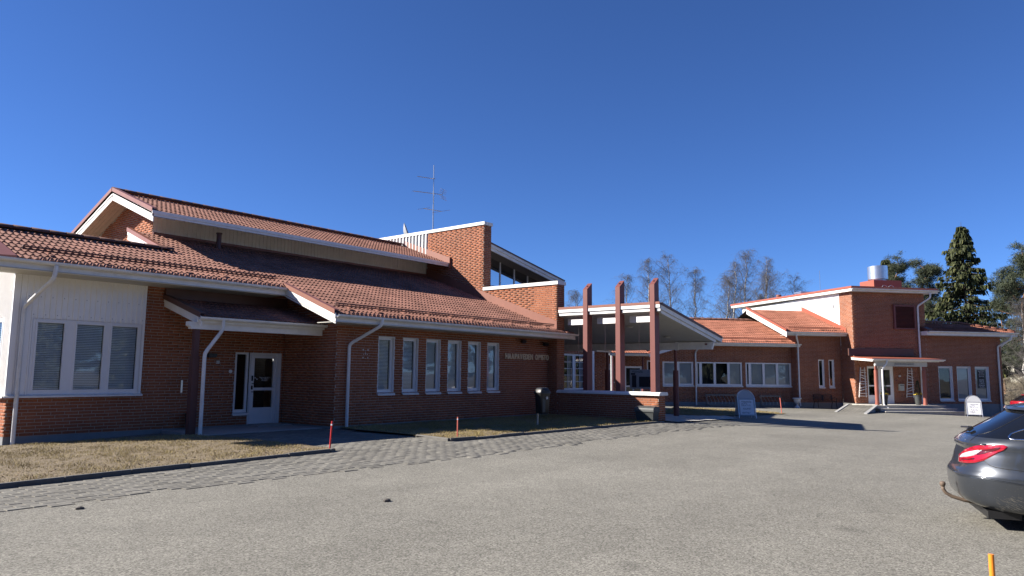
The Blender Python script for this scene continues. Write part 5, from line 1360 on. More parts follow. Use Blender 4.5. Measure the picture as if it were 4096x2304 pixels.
# --- garden bench
bt = thing('garden_bench', 'dark cast-iron garden bench with lattice back against the brick wing', 'bench', (26.3, 40.3, -.34), 'B')
zb = -.34; bx0, bx1 = 25.62, 27.02
for i in range(4): mb = MB(); mb.box(bx0+.05, bx1-.05, 39.92+.1*i, 40.0+.1*i, zb+.42, zb+.45); part(bt, 'seat_slat', mb, M['blackmetal'])
for b1 in (bx0+.1, bx1-.1):
    for y0, y1 in ((39.86, 39.95), (40.42, 40.30)): mb = MB(); mb.tube([(b1,y0,zb),(b1,(y0+y1)/2+.02,zb+.22),(b1,y1,zb+.43)], .02, 6); part(bt, 'leg', mb, M['blackmetal'])
    mb = MB(); mb.tube([(b1,39.9,zb+.43),(b1,39.88,zb+.62),(b1,40.1,zb+.66),(b1,40.35,zb+.62)], .018, 6); part(bt, 'armrest', mb, M['blackmetal'])
for s, (x0, x1) in enumerate(((bx0+.08, 26.30), (26.34, bx1-.08))):
    mb = MB(); n_ = 12; top = [(x0+(x1-x0)*i/n_, 40.42, zb+.80+.07*math.sin(math.pi*i/n_)) for i in range(n_+1)]
    mb.tube(top, .018, 6); mb.tube([(x0,40.36,zb+.46),(x0,40.42,zb+.80)], .018, 6); mb.tube([(x1,40.36,zb+.46),(x1,40.42,zb+.80)], .018, 6); mb.tube([(x0,40.37,zb+.50),(x1,40.37,zb+.50)], .015, 6)
    for i in range(-4, 12):
        for dx in (-1, 1):
            xa = x0+(x1-x0)*i/8; pts = [(min(max(xa+dx*.3*t, x0), x1), 40.375+.04*t, zb+.50+.32*t) for t in (0, 1)]
            mb.tube(pts, .006, 4)
    part(bt, 'backrest', mb, M['blackmetal'])
# --- stone urn
mb = MB(); mb.lathe((24.55, 40.25, -.31), [(.17,0), (.17,.05), (.12,.09), (.05,.18), (.05,.24), (.13,.30), (.19,.40), (.20,.52), (.26,.56), (.26,.60), (.22,.61), (.19,.55), (.06,.52)], 20)
ur = bsolo('garden_urn', mb, M['stone'], 'white stone pedestal urn at the foot of the corner downpipe', 'urn', smooth=False); auto_smooth(ur, 50)
# --- bicycle racks along the link wing
def rack(b1a, b1b, label):
    z = gz(*Bw((b1a+b1b)/2, 40.9)[:2]); t = thing('bicycle_rack', label, 'bicycle rack', ((b1a+b1b)/2, 40.95, z), 'B', group='bicycle racks along the link wing')
    mb = MB(); mb.box(b1a, b1b, 40.98, 41.06, z+.62, z+.70); part(t, 'top_rail', mb, M['wood'])
    mb = MB(); mb.box(b1a, b1b, 40.62, 40.68, z+.08, z+.14); mb.box(b1a, b1b, 40.98, 41.04, z+.08, z+.14); part(t, 'bottom_rail', mb, M['wood'])
    n_ = int((b1b-b1a)/.22)
    for i in range(n_+1):
        x = b1a + (b1b-b1a)*i/n_; mb = MB(); mb.tube([(x,40.65,z+.14),(x,40.66,z+.30),(x,40.9,z+.52),(x,41.02,z+.62)], .012, 5); part(t, 'hoop', mb, M['galv'])
    for x in (b1a+.08, b1b-.08): mb = MB(); mb.box(x-.03, x+.03, 40.98, 41.05, z, z+.62); part(t, 'leg', mb, M['wood'])
rack(19.05, 21.30, 'long timber bicycle rack under the four-pane windows, left of the A-board')
rack(22.55, 23.95, 'shorter timber bicycle rack at the wall right of the A-board')
# --- A-frame boards
def a_board(loc, yaw, label, lines, lit=False):
    t = local_thing('a_frame_sign', label, 'sign', loc, yaw, group='A-frame pavement signs')
    W_, H_ = .36, 1.18
    for side, lean in ((-1, .20), (1, -.20)):
        def Pn(x, z): return v3(x, side*.30 - side*.28*z/H_, z)
        pts = [Pn(-W_, 0)] + [Pn(-W_, H_-W_)] + [Pn(W_*math.cos(a), H_-W_+W_*math.sin(a)) for a in np.linspace(math.pi, 0, 13)[1:-1]] + [Pn(W_, H_-W_), Pn(W_, 0)]
        mb = MB(); mb.tube(pts, .014, 8); fr_ = part(t, 'frame', mb, M['steel'])
        mb = MB(); poly = [Pn(-W_+.02,.14), Pn(W_-.02,.14), Pn(W_-.02,H_-W_)] + [Pn((W_-.02)*math.cos(a), H_-W_+(W_-.02)*math.sin(a)) for a in np.linspace(0, math.pi, 13)[1:-1]] + [Pn(-W_+.02,H_-W_)]
        mb.ext(poly, (0,-side*.008,0)); part(fr_, 'panel', mb, M['signface'])
        mb = MB(); mb.tube([Pn(-W_,H_-W_), Pn(W_,H_-W_)], .012, 6); mb.tube([Pn(-W_,.13), Pn(W_,.13)], .012, 6); part(fr_, 'crossbar', mb, M['steel'])
        if side == -1:
            ox = .035
            mb = MB(); mb.quad(Pn(-.29,.16)-v3(0,.010,0), Pn(.29,.16)-v3(0,.010,0), Pn(.29,.77)-v3(0,.010,0), Pn(-.29,.77)-v3(0,.010,0)); part(fr_, 'poster', mb, M['poster'])
            up = Pn(0,1)-Pn(0,0); up /= np.linalg.norm(up)
            for (s_, z_, wd_, x_) in lines: put_text(fr_, 'lettering', s_, .1, Pn(x_, z_)-v3(0,.014,0), (1,0,0), up, M['ink'], width=wd_)
    mb = MB(); mb.tube([v3(-W_,-.16,.45), v3(-W_,.16,.45)], .008, 5); part(t, 'hinge_stay', mb, M['steel'])
    return t
cam_az = math.atan2(.625, .772)
sx, sy = 30.45, 11.85
a_board((sx, sy, gz(sx, sy)), cam_az - math.pi/2 + .02, 'arched A-board with white poster standing in the canopy shadow', [('Näyttely', .66, .42, -.21), ('pe 9-15', .58, .24, -.22), ('la & su 11-15', .51, .38, -.22), ('NULLAHOT', .37, .34, -.17), ('NÄYTTELY', .20, .34, -.22)])
s2 = Bw(32.1, 35.3); a_board((s2[0], s2[1], gz(s2[0], s2[1])), math.atan2(s2[1], s2[0]) - math.pi/2 + .22, 'sunlit arched A-board with white poster before the end wing', [('Näyttely', .66, .42, -.21), ('pe 9-15', .58, .24, -.22), ('la & su 11-15', .51, .38, -.22), ('Kahvila', .37, .32, -.17), ('la & su', .28, .22, -.22), ('11:30-15', .21, .24, -.22)])
# --- map board under the canopy
mbd = local_thing('map_board', 'dark map board reading Väinölä behind the second and third column', 'notice board', (30.5, 16.8, gz(30.5, 16.8)), cam_az - math.pi/2 - .25)
mb = MB(); mb.box(-.55,.55,-.03,.03,1.05,1.95); bo = part(mbd, 'board', mb, M['grey'])
mb = MB(); mb.box(-.45,-.25,-.036,-.031,1.12,1.68); mb.box(-.12,.42,-.036,-.031,1.14,1.62); mb.box(-.5,-.3,-.036,-.031,1.70,1.78); part(bo, 'map', mb, M['ink'])
put_text(bo, 'lettering', 'Väinölä', .16, (-.45, -.034, 1.80), (1,0,0), (0,0,1), M['ink'], width=.5)
for x in (-.4, .4): mb = MB(); mb.box(x-.035, x+.035, -.03, .03, 0, 1.05); part(mbd, 'leg', mb, M['trim'])
# --- waste bin on a post
wb_ = local_thing('waste_bin', 'black domed waste bin on a steel post at the lawn edge', 'waste bin', (17.9, 13.42, gz(17.9, 13.42)), math.atan2(-.628, .778) + .45)
mb = MB(); mb.tube([(0,.02,0),(0,.02,.95)], .03, 10); part(wb_, 'post', mb, M['galv'])
def rring(z, wx_, wy_, n=24, e=5): return [(math.copysign(abs(math.cos(a))**(2/e), math.cos(a))*wx_, -.20 + math.copysign(abs(math.sin(a))**(2/e), math.sin(a))*wy_, z) for a in np.linspace(0, 2*math.pi, n, endpoint=False)]
def skin(rings, capb=True, capt=True):
    mb = MB(); n = len(rings[0]); k = len(rings); mb.add([p for r_ in rings for p in r_], [[i*n+j, i*n+(j+1) % n, (i+1)*n+(j+1) % n, (i+1)*n+j] for i in range(k-1) for j in range(n)] + ([list(range(n))[::-1]] if capb else []) + ([[(k-1)*n+j for j in range(n)]] if capt else [])); return mb
bd_ = part(wb_, 'body', skin([rring(.41,.155,.14), rring(.43,.165,.15), rring(.90,.185,.17), rring(.95,.19,.175), rring(.99,.205,.19), rring(1.02,.205,.19)]), M['black'], smooth=True); auto_smooth(bd_)
lid = part(wb_, 'lid', skin([rring(1.022,.215,.20), rring(1.05,.215,.20), rring(1.13,.165,.17), rring(1.175,.135,.135), rring(1.195,.07,.08)]), M['black']); auto_smooth(lid, 45)
mb = MB(); mb.box(-.24,.24,-.30,-.12,.975,1.05) if False else mb.box(-.10,.10,-.402,-.375,1.06,1.10); part(lid, 'mouth', mb, M['ink'])
mb = MB()
for a in np.linspace(0, 2*math.pi, 18, endpoint=False):
    b_2 = a + 2*math.pi/18; mb.quad((.03+.045*math.cos(a),-.386,.88+.045*math.sin(a)), (.03+.045*math.cos(b_2),-.386,.88+.045*math.sin(b_2)), (.03+.038*math.cos(b_2),-.386,.88+.038*math.sin(b_2)), (.03+.038*math.cos(a),-.386,.88+.038*math.sin(a)))
mb.box(.01,.05,-.388,-.386,.85,.90); mb.lathe((.04,-.386,.902), [(.012,-.003),(.012,.003)], 8); part(bd_, 'emblem', mb, M['inkwhite'])
mb = MB(); mb.box(-.13,-.02,-.366,-.356,.46,.86); part(bd_, 'panel', mb, M['greybin'])
# --- grit bin
gb = thing('grit_bin', 'dark grey plastic grit bin with curved lid against the low wall', 'grit bin', (22.85, 12.35, gz(22.85, 12.35)))
gz0 = gz(22.85, 12.35)
gx0, gx1, gy0, gy1 = 22.60, 23.02, 12.02, 12.72
mb = MB(); mb.hexa([(gx0+.05,gy0+.05,gz0),(gx1-.02,gy0+.05,gz0),(gx1-.02,gy1-.05,gz0),(gx0+.05,gy1-.05,gz0),(gx0,gy0,gz0+.36),(gx1,gy0,gz0+.36),(gx1,gy1,gz0+.36),(gx0,gy1,gz0+.36)]); mb.box(gx0-.0,gx1,gy0+.33,gy0+.37,gz0+.05,gz0+.34); part(gb, 'body', mb, M['greybin'])
mb = MB(); prof = [(gx0-.025, gz0+.36), (gx0-.025, gz0+.46)] + [(gx0-.02+(gx1-gx0+.035)*(.5-.5*math.cos(a)), gz0+.46+.10*math.sin(a)) for a in np.linspace(.25, math.pi-.25, 9)] + [(gx1+.02, gz0+.46), (gx1+.02, gz0+.36)]
mb.ext([(x, gy0-.02, z) for x, z in prof], (0, gy1-gy0+.04, 0)); auto_smooth(part(gb, 'lid', mb, M['greybin']), 35)
# --- snow poles
def pole(x, y, h, r, mat, label, lean=(0, 0), band=None):
    z = gz(x, y); t = local_thing('marker_pole', label, 'marker pole', (x, y, z-.02), 0, group='plastic marker poles at the yard edge')
    mb = MB(); mb.tube([(0,0,0),(lean[0]*.5,lean[1]*.5,h*.5),(lean[0],lean[1],h)], r, 12); auto_smooth(part(t, 'tube', mb, M[mat]))
    if band: mb = MB(); mb.tube([(lean[0]*band,lean[1]*band,h*band),(lean[0]*(band+.05),lean[1]*(band+.05),h*(band+.05))], r+.002, 12); part(t, 'band', mb, M['poster'])
    return t
pole(9.36, 12.30, .62, .017, 'red_pole', 'bright red marker pole at the tip of the left lawn kerb', (.02, -.02), .86)
pole(13.09, 12.25, .55, .016, 'pink_pole', 'thin faded red marker pole at the corner of the middle lawn', (.0, .0), .88)
pole(36.45, 12.35, .80, .02, 'pink_pole', 'distant leaning faded red pole beside the far grass patch', (-.02, .06))
pole(5.62, .62, .535, .0165, 'orange_pole', 'orange plastic marker pole close by at the lower right edge', (.0, .0))
# --- fittings on the near facade
mb = MB(); mb.box(10.44, 10.68, 19.25, 19.39, 1.98, 2.06); mb.box(10.46, 10.66, 19.27, 19.38, 1.95, 1.98); solo('wall_lamp', mb, M['black'], 'flat black wall lamp beside the porch downpipe', 'lamp')
mb = MB(); mb.box(10.73, 10.82, 19.35, 19.39, 1.78, 1.87); solo('key_box', mb, M['paper'], 'small pale box on the brick wall left of the side door', 'wall box')
mb = MB(); mb.tube([(11.18,19.39,1.57),(11.18,19.36,1.57)], .05, 16); solo('round_plate', mb, M['trim'], 'small round white plate on the brick beside the side door', 'plate')
mb = MB(); mb.box(9.75, 9.80, 19.36, 19.39, .99, 1.32); solo('ashtray_tube', mb, M['steel'], 'short shiny metal strip on the brick left of the porch post', 'ashtray')
mb = MB(); mb.lathe((9.95, 19.12, .0), [(.10,0), (.11,.02), (.15,.42), (.16,.44), (.14,.44), (.12,.38), (.05,.36)], 16); auto_smooth(solo('plant_pot', mb, M['black'], 'empty tall black plant pot at the wall behind the porch post', 'pot'))
mb = MB(); mb.lathe((5.92, 19.22, -.19), [(.22,0), (.24,.06), (.21,.06), (.18,.02), (.05,.02)], 16); solo('drain_basin', mb, M['concrete'], 'round concrete drain basin under the left corner downpipe', 'drain')
# marks left by a removed sign
mk = thing('screw_holes', 'cluster of pale plaster marks on the brick where a sign was removed', 'marks', (13.98, 16.84, 2.1))
for dx, dz, r_ in ((-.09,.12,.028), (.09,.12,.026), (0,.10,.012), (0,.0,.02), (-.07,-.01,.014), (.07,-.01,.016), (-.09,-.11,.024), (.09,-.11,.022), (0,-.13,.012), (.0,.05,.012)):
    mb = MB(); mb.tube([(13.98+dx,16.852,2.12+dz),(13.98+dx,16.846,2.12+dz)], r_, 8); part(mk, 'mark', mb, M['paper'])
# camera-like floodlight under the eave
fl = thing('floodlight', 'small black floodlight under the eave near the lettering', 'lamp', (21.3, 16.7, 2.72)); mb = MB(); mb.obox((21.3,16.66,2.78), (1,0,0), (0,.8,.6), (0,-.6,.8), .11, .05, .06); part(fl, 'head', mb, M['black']); mb = MB(); mb.tube([(21.3,16.84,2.85),(21.3,16.7,2.82)], .015, 6); part(fl, 'arm', mb, M['black'])
fl = thing('floodlight', 'small black floodlight under the eave close to the tower wall', 'lamp', (22.7, 16.7, 2.68)); mb = MB(); mb.obox((22.7,16.66,2.72), (1,0,0), (0,.8,.6), (0,-.6,.8), .13, .05, .06); part(fl, 'head', mb, M['black']); mb = MB(); mb.tube([(22.7,16.84,2.82),(22.7,16.7,2.76)], .015, 6); part(fl, 'arm', mb, M['black'])
# ================================================================== CARS
def paint(name, col, metal=.55, rough=.32):
    mt, n, b = new_mat(name)
    ge = N(n, 'ShaderNodeNewGeometry'); no = N(n, 'ShaderNodeTexNoise'); no.inputs['Scale'].default_value = 3.0; no.inputs['Detail'].default_value = 6
    n.links.new(ge.outputs['Position'], no.inputs['Vector'])
    c = np.array(col); r_ = ramp(n, [(.3, tuple(c*.9)), (.7, tuple(c*1.12))]); n.links.new(no.outputs['Fac'], r_.inputs['Fac']); n.links.new(r_.outputs[0], b.inputs['Base Color'])
    mr = N(n, 'ShaderNodeMapRange'); mr.inputs['To Min'].default_value = rough*.85; mr.inputs['To Max'].default_value = rough*1.3; n.links.new(no.outputs['Fac'], mr.inputs['Value']); n.links.new(mr.outputs[0], b.inputs['Roughness'])
    b.inputs['Metallic'].default_value = metal; b.inputs['Coat Weight'].default_value = .9; b.inputs['Coat Roughness'].default_value = .06
    return mt
M['paint_grey'] = paint('dark grey metallic paint', (.040,.046,.056), .5, .30)
M['paint_red'] = paint('red car paint', (.32,.015,.02), .2, .35)
M['carglass'] = plain('dark car glass', (.006,.007,.009), .04, .1, spec=.8)
M['chrome'] = plain('chrome', (.75,.76,.78), .12, .03, metal=1.0)
M['tyre'] = plain('tyre rubber', (.02,.02,.02), .85, .2, 20, .2)
M['lamp_red'] = plain('red tail lamp lens', (.33,.005,.018), .15, .5, 22, coat=1.0)
M['lamp_dk'] = plain('dark red tail lamp inner', (.085,.004,.010), .2, .4, 30, coat=1.0)
M['lamp_clear'] = plain('clear tail lamp lens', (.50,.49,.51), .25, .45, 60, coat=1.0)
M['rust'] = plain('rusty steel', (.12,.085,.06), .7, .3, 20, .2)
M['dirt'] = plain('road grime', (.10,.097,.088), .9, .3, 40)
CAR_ROWS = [  # z, x_rear, x_front, half width, exponent
 (.17,.55,4.35,.70,6),(.21,.22,4.70,.84,5.2),(.27,.075,4.80,.885,4.6),(.33,.026,4.87,.91,4.3),(.41,.006,4.92,.925,4.2),(.50,.0,4.94,.935,4.2),(.56,.002,4.94,.94,4.2),(.585,.012,4.94,.937,4.2),
 (.65,.055,4.93,.932,4.1),(.76,.083,4.88,.93,4.0),(.845,.112,4.75,.925,3.9),(.862,.098,4.6,.92,3.8),(.885,.090,4.5,.915,3.8),(.935,.108,4.2,.905,3.7),(.985,.175,3.95,.885,3.6),(1.02,.232,3.72,.855,3.6),
 (1.07,.31,3.52,.815,3.5),(1.16,.455,3.22,.765,3.4),(1.25,.60,2.95,.715,3.4),(1.285,.655,2.82,.695,3.4),(1.297,.615,2.78,.69,3.4),(1.325,.63,2.65,.665,3.3),(1.355,.80,2.45,.62,3.2),(1.385,1.05,2.25,.53,3.0),(1.405,1.35,2.05,.40,2.6),(1.415,1.60,1.85,.2,2)]
def car(loc, heading, label, pm, group=None, detail=True, scale=1.0):
    t = local_thing('car', label, 'car', loc, heading, group)
    n = 128; ang = np.linspace(0, 2*math.pi, n, endpoint=False)
    # finer rows by linear interpolation in between
    rows = []
    for a, b in zip(CAR_ROWS[:-1], CAR_ROWS[1:]):
        k = 2 if b[0]-a[0] > .05 else 1
        for i in range(k): rows.append(tuple(a[j] + (b[j]-a[j])*i/k for j in range(5)))
    rows.append(CAR_ROWS[-1])
    V = []; F = []; mi = []
    for (z, xr, xf, w, e) in rows:
        cx, a = (xr+xf)/2, (xf-xr)/2
        for q in ang:
            c, s = math.cos(q), math.sin(q)
            x = cx - a*math.copysign(abs(c)**(2/e), c); y = w*math.copysign(abs(s)**(2/e), s)
            # plan taper towards the tail
            y *= 1 - .10*max(0, (1.1-x)/1.1)**2
            V.append((x*scale, y*scale, z*scale))
    nr = len(rows)
    for i in range(nr-1):
        zm = (rows[i][0]+rows[i+1][0])/2
        for j in range(n):
            F.append((i*n+j, i*n+(j+1) % n, (i+1)*n+(j+1) % n, (i+1)*n+j))
            p = [V[k] for k in F[-1]]; x = sum(q[0] for q in p)/4/scale; y = sum(q[1] for q in p)/4/scale; w = rows[i][3]
            g = 0
            if 1.0 < zm < 1.285 and x < .75 and abs(y) < w*.86: g = 1           # rear window
            elif 1.02 < zm < 1.30 and x > 2.7 and abs(y) < w*.86: g = 1          # windscreen
            elif 1.0 < zm < 1.30 and .62+ (zm-1.0)*.9 < x < 3.05 and abs(y) > w*.86: g = 1   # side windows
            mi.append(g)
    F.append(tuple((nr-1)*n+j for j in range(n))); mi.append(0); F.append(tuple(range(n))[::-1]); mi.append(2)
    body = mesh_obj('body', V, F, None, t, True, [M[pm], M['carglass'], M['black']], mi)
    body.data.set_sharp_from_angle(angle=R(38))
    bvh = BVHTree.FromPolygons([Vector(v) for v in V], [list(f) for f in F])
    # wheels with arches
    for x in (.98, 3.85):
        for s in (-1, 1):
            mb = MB(); mb.tube([(x, s*.92, .34), (x, s*.66, .34)], .375, 28); part(t, 'wheel_arch', mb, M['black'])
            mb = MB(); prof = [(.22,.0), (.30,.0), (.33,.02), (.335,.10), (.335,.16), (.30,.22), (.22,.22)]
            vv = []; m_ = 28
            for (r_, d) in prof:
                for k in range(m_): a = 2*math.pi*k/m_; vv.append((x + r_*math.cos(a), s*(.935-d), .335 + r_*math.sin(a)))
            mb.add(vv, [[i*m_+k, i*m_+(k+1) % m_, (i+1)*m_+(k+1) % m_, (i+1)*m_+k] for i in range(len(prof)-1) for k in range(m_)])
            wh = part(t, 'wheel', mb, M['tyre'])
            mb = MB(); mb.tube([(x, s*.905, .335), (x, s*.80, .335)], .225, 24)
            for k in range(10): a = 2*math.pi*k/10; mb.obox((x+.12*math.cos(a), s*.912, .335+.12*math.sin(a)), (math.cos(a),0,math.sin(a)), (-math.sin(a),0,math.cos(a)), (0,1,0), .105, .018, .012)
            part(wh, 'rim', mb, M['steel'])
    if not detail:
        for s in (-1, 1):
            mb = MB(); 
            for i in range(8):
                for k in range(4):
                    def P(u, v):
                        q = math.radians(22 + 40*u); x, z = .16+.30*u, .78+.14*v
                        h = bvh.ray_cast(Vector((x-.6, s*2.4, z)), Vector((.22, -s, 0)).normalized()); return h[0] + h[1]*(.012 if h[1].y*s > 0 else -.012)
                    mb.quad(P(i/8,k/4), P((i+1)/8,k/4), P((i+1)/8,(k+1)/4), P(i/8,(k+1)/4))
            part(t, 'tail_lamp', mb, M['lamp_red'])
    return t, body, bvh
CX, CY = 10.161, 1.475; CH = -1.27435
cz = gz(10.2, 1.3)
car1, body1, bvh1 = car((CX, CY, cz), CH, 'dark grey metallic estate car with tow bar, tail in view at the right edge', 'paint_grey')
Mi = Matrix.Translation((CX, CY, cz)) @ Matrix.Rotation(CH, 4, 'Z'); Mi_inv = Mi.inverted()
# outlines of lamps and joints were measured as sight lines from one survey point and are laid onto the body
EYE = Mi_inv @ Vector((0, 0, HC))
def hit(px, py, off=.004):
    d = c_f + c_r*((px-2048)/2899.8) - c_u*((py-1152)/2899.8)
    d = (Mi_inv.to_3x3() @ d).normalized(); h = bvh1.ray_cast(EYE, d)
    if h[0] is None: return None
    nn = h[1] if h[1].dot(d) < 0 else -h[1]
    return np.array(h[0] + nn*off)
def patch(name, top, bot, mat, off, parent, nu=26, nv=10, label=None):
    """surface patch between two outline curves, lying on the body"""
    def cv(pts, t):
        xs_ = [p[0] for p in pts]; x = xs_[0] + (xs_[-1]-xs_[0])*t; return x, float(np.interp(x, xs_, [p[1] for p in pts]))
    G = []
    for i in range(nu+1):
        t = i/nu; x0, y0 = cv(top, t); x1, y1 = cv(bot, t)
        G.append([hit(x0+(x1-x0)*k/nv, y0+(y1-y0)*k/nv, off*(1 if 0 < i < nu and 0 < k < nv else .15)) for k in range(nv+1)])
    mb = MB()
    for i in range(nu):
        for k in range(nv):
            q = [G[i][k], G[i+1][k], G[i+1][k+1], G[i][k+1]]
            if all(p is not None for p in q): mb.quad(*q)
    return part(parent, name, mb, M[mat], smooth=True, label=label)
tl = patch('tail_lamp', [(3833,1838),(3840,1815),(3862,1795),(3898,1784),(3936,1780),(4015,1780),(4031,1787)], [(3833,1846),(3845,1850),(3870,1852),(3898,1851),(3936,1842),(4018,1800),(4031,1788)], 'lamp_red', .012, car1, label='red wraparound tail lamp with clear centre')
patch('lens', [(3842,1830),(3855,1814),(3875,1806),(3900,1801),(3935,1797)], [(3842,1832),(3870,1831),(3900,1825),(3920,1814),(3935,1798)], 'lamp_clear', .020, tl, 20, 6)
patch('inner_lens', [(3905,1800),(3940,1795),(3985,1790),(4008,1790)], [(3905,1826),(3940,1820),(3985,1802),(4008,1792)], 'lamp_dk', .017, tl, 16, 6)
patch('inner_lens', [(3845,1834),(3880,1833),(3905,1828)], [(3845,1842),(3880,1843),(3905,1840)], 'lamp_dk', .017, tl, 12, 4)
patch('chrome_rib', [(3850,1822),(3870,1814),(3895,1809)], [(3850,1825),(3870,1818),(3895,1813)], 'grey', .024, tl, 10, 2)
def stroke(name, pts, r, mat, off=.0, parent=car1, sub=6):
    P = []
    for a, b in zip(pts[:-1], pts[1:]):
        for i in range(sub): P.append(hit(a[0]+(b[0]-a[0])*i/sub, a[1]+(b[1]-a[1])*i/sub, off))
    P.append(hit(*pts[-1], off)); P = [p for p in P if p is not None]
    if len(P) < 2: return
    mb = MB(); mb.tube(P, r, 6); return part(parent, name, mb, M[mat], smooth=True)
stroke('panel_gap', [(3936,1843),(3945,1852),(3960,1862),(3980,1869),(4020,1876),(4095,1885),(4180,1900)], .0035, 'black', .001)
stroke('panel_gap', [(3868,1780),(3885,1760),(3913,1738),(3935,1735),(3965,1726),(4010,1705),(4095,1660),(4150,1635)], .003, 'black', .001)
stroke('panel_gap', [(3832,1848),(3870,1854),(3900,1853),(3936,1843)], .003, 'black', .001)
stroke('bumper_crease', [(3812,1884),(3850,1895),(3880,1900),(3920,1908),(3980,1918),(4040,1928),(4095,1938),(4160,1952)], .007, 'paint_grey', .001)
stroke('bumper_crease', [(3815,1888),(3850,1898),(3880,1904),(3920,1912),(3980,1923),(4040,1933),(4095,1943),(4160,1957)], .005, 'paint_grey', .0)
stroke('window_trim', [(4250,1690),(4160,1702),(4095,1720),(4070,1727),(4045,1737),(4036,1747),(4042,1757),(4060,1760),(4095,1761),(4250,1768)], .010, 'chrome', .004)
patch('quarter_window', [(4038,1746),(4060,1733),(4095,1724),(4250,1694)], [(4038,1748),(4060,1757),(4095,1758),(4250,1765)], 'carglass', .003, car1, 16, 5)
p = hit(3858, 1762, .003)
if p is not None: put_text(car1, 'badge', 'CDI', .035, p, (.55,-.80,-.05), (.35,.2,.9), M['chrome'], .003)
# spoiler lip, wiper, tow bar, diffuser, exhaust
mb = MB()
ls = []
for j in range(25):
    y = -.60 + 1.2*j/24; h = bvh1.ray_cast(Vector((-1.5, y, .885)), Vector((1, 0, 0))); ls.append(np.array(h[0]))
mb.tube([q + v3(.012,0,.025) for q in ls], .013, 8); part(car1, 'tailgate_lip', mb, M['paint_grey'], smooth=True)
mb = MB(); mb.obox((.225,-.02,1.05), (.8,0,.6), (0,1,0), (-.6,0,.8), .03, .022, .02); mb.tube([(.22,0,1.07),(.20,.35,1.05)], .012, 6); part(car1, 'rear_wiper', mb, M['black'])
mb = MB(); mb.tube([(-.09,0,.36),(-.088,0,.33),(-.06,0,.285),(.0,0,.25),(.12,0,.215),(.30,0,.19)], .021, 10); tb = part(car1, 'tow_bar', mb, M['rust'], smooth=True)
mb = MB(); mb.lathe((-.09,0,.36), [(.012,-.005),(.022,.0),(.030,.018),(.033,.032),(.030,.046),(.018,.058)], 16); part(tb, 'tow_ball', mb, M['rust'], smooth=True)
mb = MB(); mb.box(.24, .55, -.62, .62, .125, .20); part(car1, 'diffuser', mb, M['black'])
mb = MB()
for i in range(70):
    p0 = hit(random.uniform(3985, 4092), random.uniform(1990, 2040), .002)
    if p0 is None: continue
    mb.obox(p0, (.86,0,-.5), (0,1,0), (.5,0,.86), random.uniform(.006,.03), .001, .0016)
for i in range(18):
    p0 = hit(random.uniform(3890, 4092), random.uniform(1945, 2005), .002)
    if p0 is not None: mb.obox(p0, (1,0,0), (0,1,0), (0,0,1), .003, .001, .002)
part(car1, 'road_dirt', mb, M['dirt'], kind='stuff')
# red car further back
rx, ry = 47.9, 3.95
car2, body2, bvh2 = car((rx, ry, gz(rx, ry)), CH + .12, 'red car parked beyond the dark grey estate', 'paint_red', detail=False)

# ================================================================== TREES
def tubes_np(segs, n=3):
    """segments (p0, p1, r0, r1) -> vertices, quads"""
    S = np.array([np.r_[s[0], s[1], s[2], s[3]] for s in segs]); p0, p1 = S[:, 0:3], S[:, 3:6]; r0, r1 = S[:, 6:7], S[:, 7:8]
    t = p1-p0; t /= np.maximum(np.linalg.norm(t, axis=1, keepdims=True), 1e-9)
    a = np.where(np.abs(t[:, 2:3]) < .9, np.array([[0, 0, 1.]]), np.array([[1., 0, 0]]))
    u = np.cross(t, a); u /= np.linalg.norm(u, axis=1, keepdims=True); w = np.cross(t, u)
    V = np.zeros((len(S), 2*n, 3))
    for j in range(n):
        c, s = math.cos(2*math.pi*j/n), math.sin(2*math.pi*j/n)
        V[:, j] = p0 + (u*c + w*s)*r0; V[:, n+j] = p1 + (u*c + w*s)*r1
    F = np.array([[j, (j+1) % n, n+(j+1) % n, n+j] for j in range(n)])
    return V.reshape(-1, 3), (np.arange(len(S))[:, None, None]*2*n + F[None]).reshape(-1, 4)
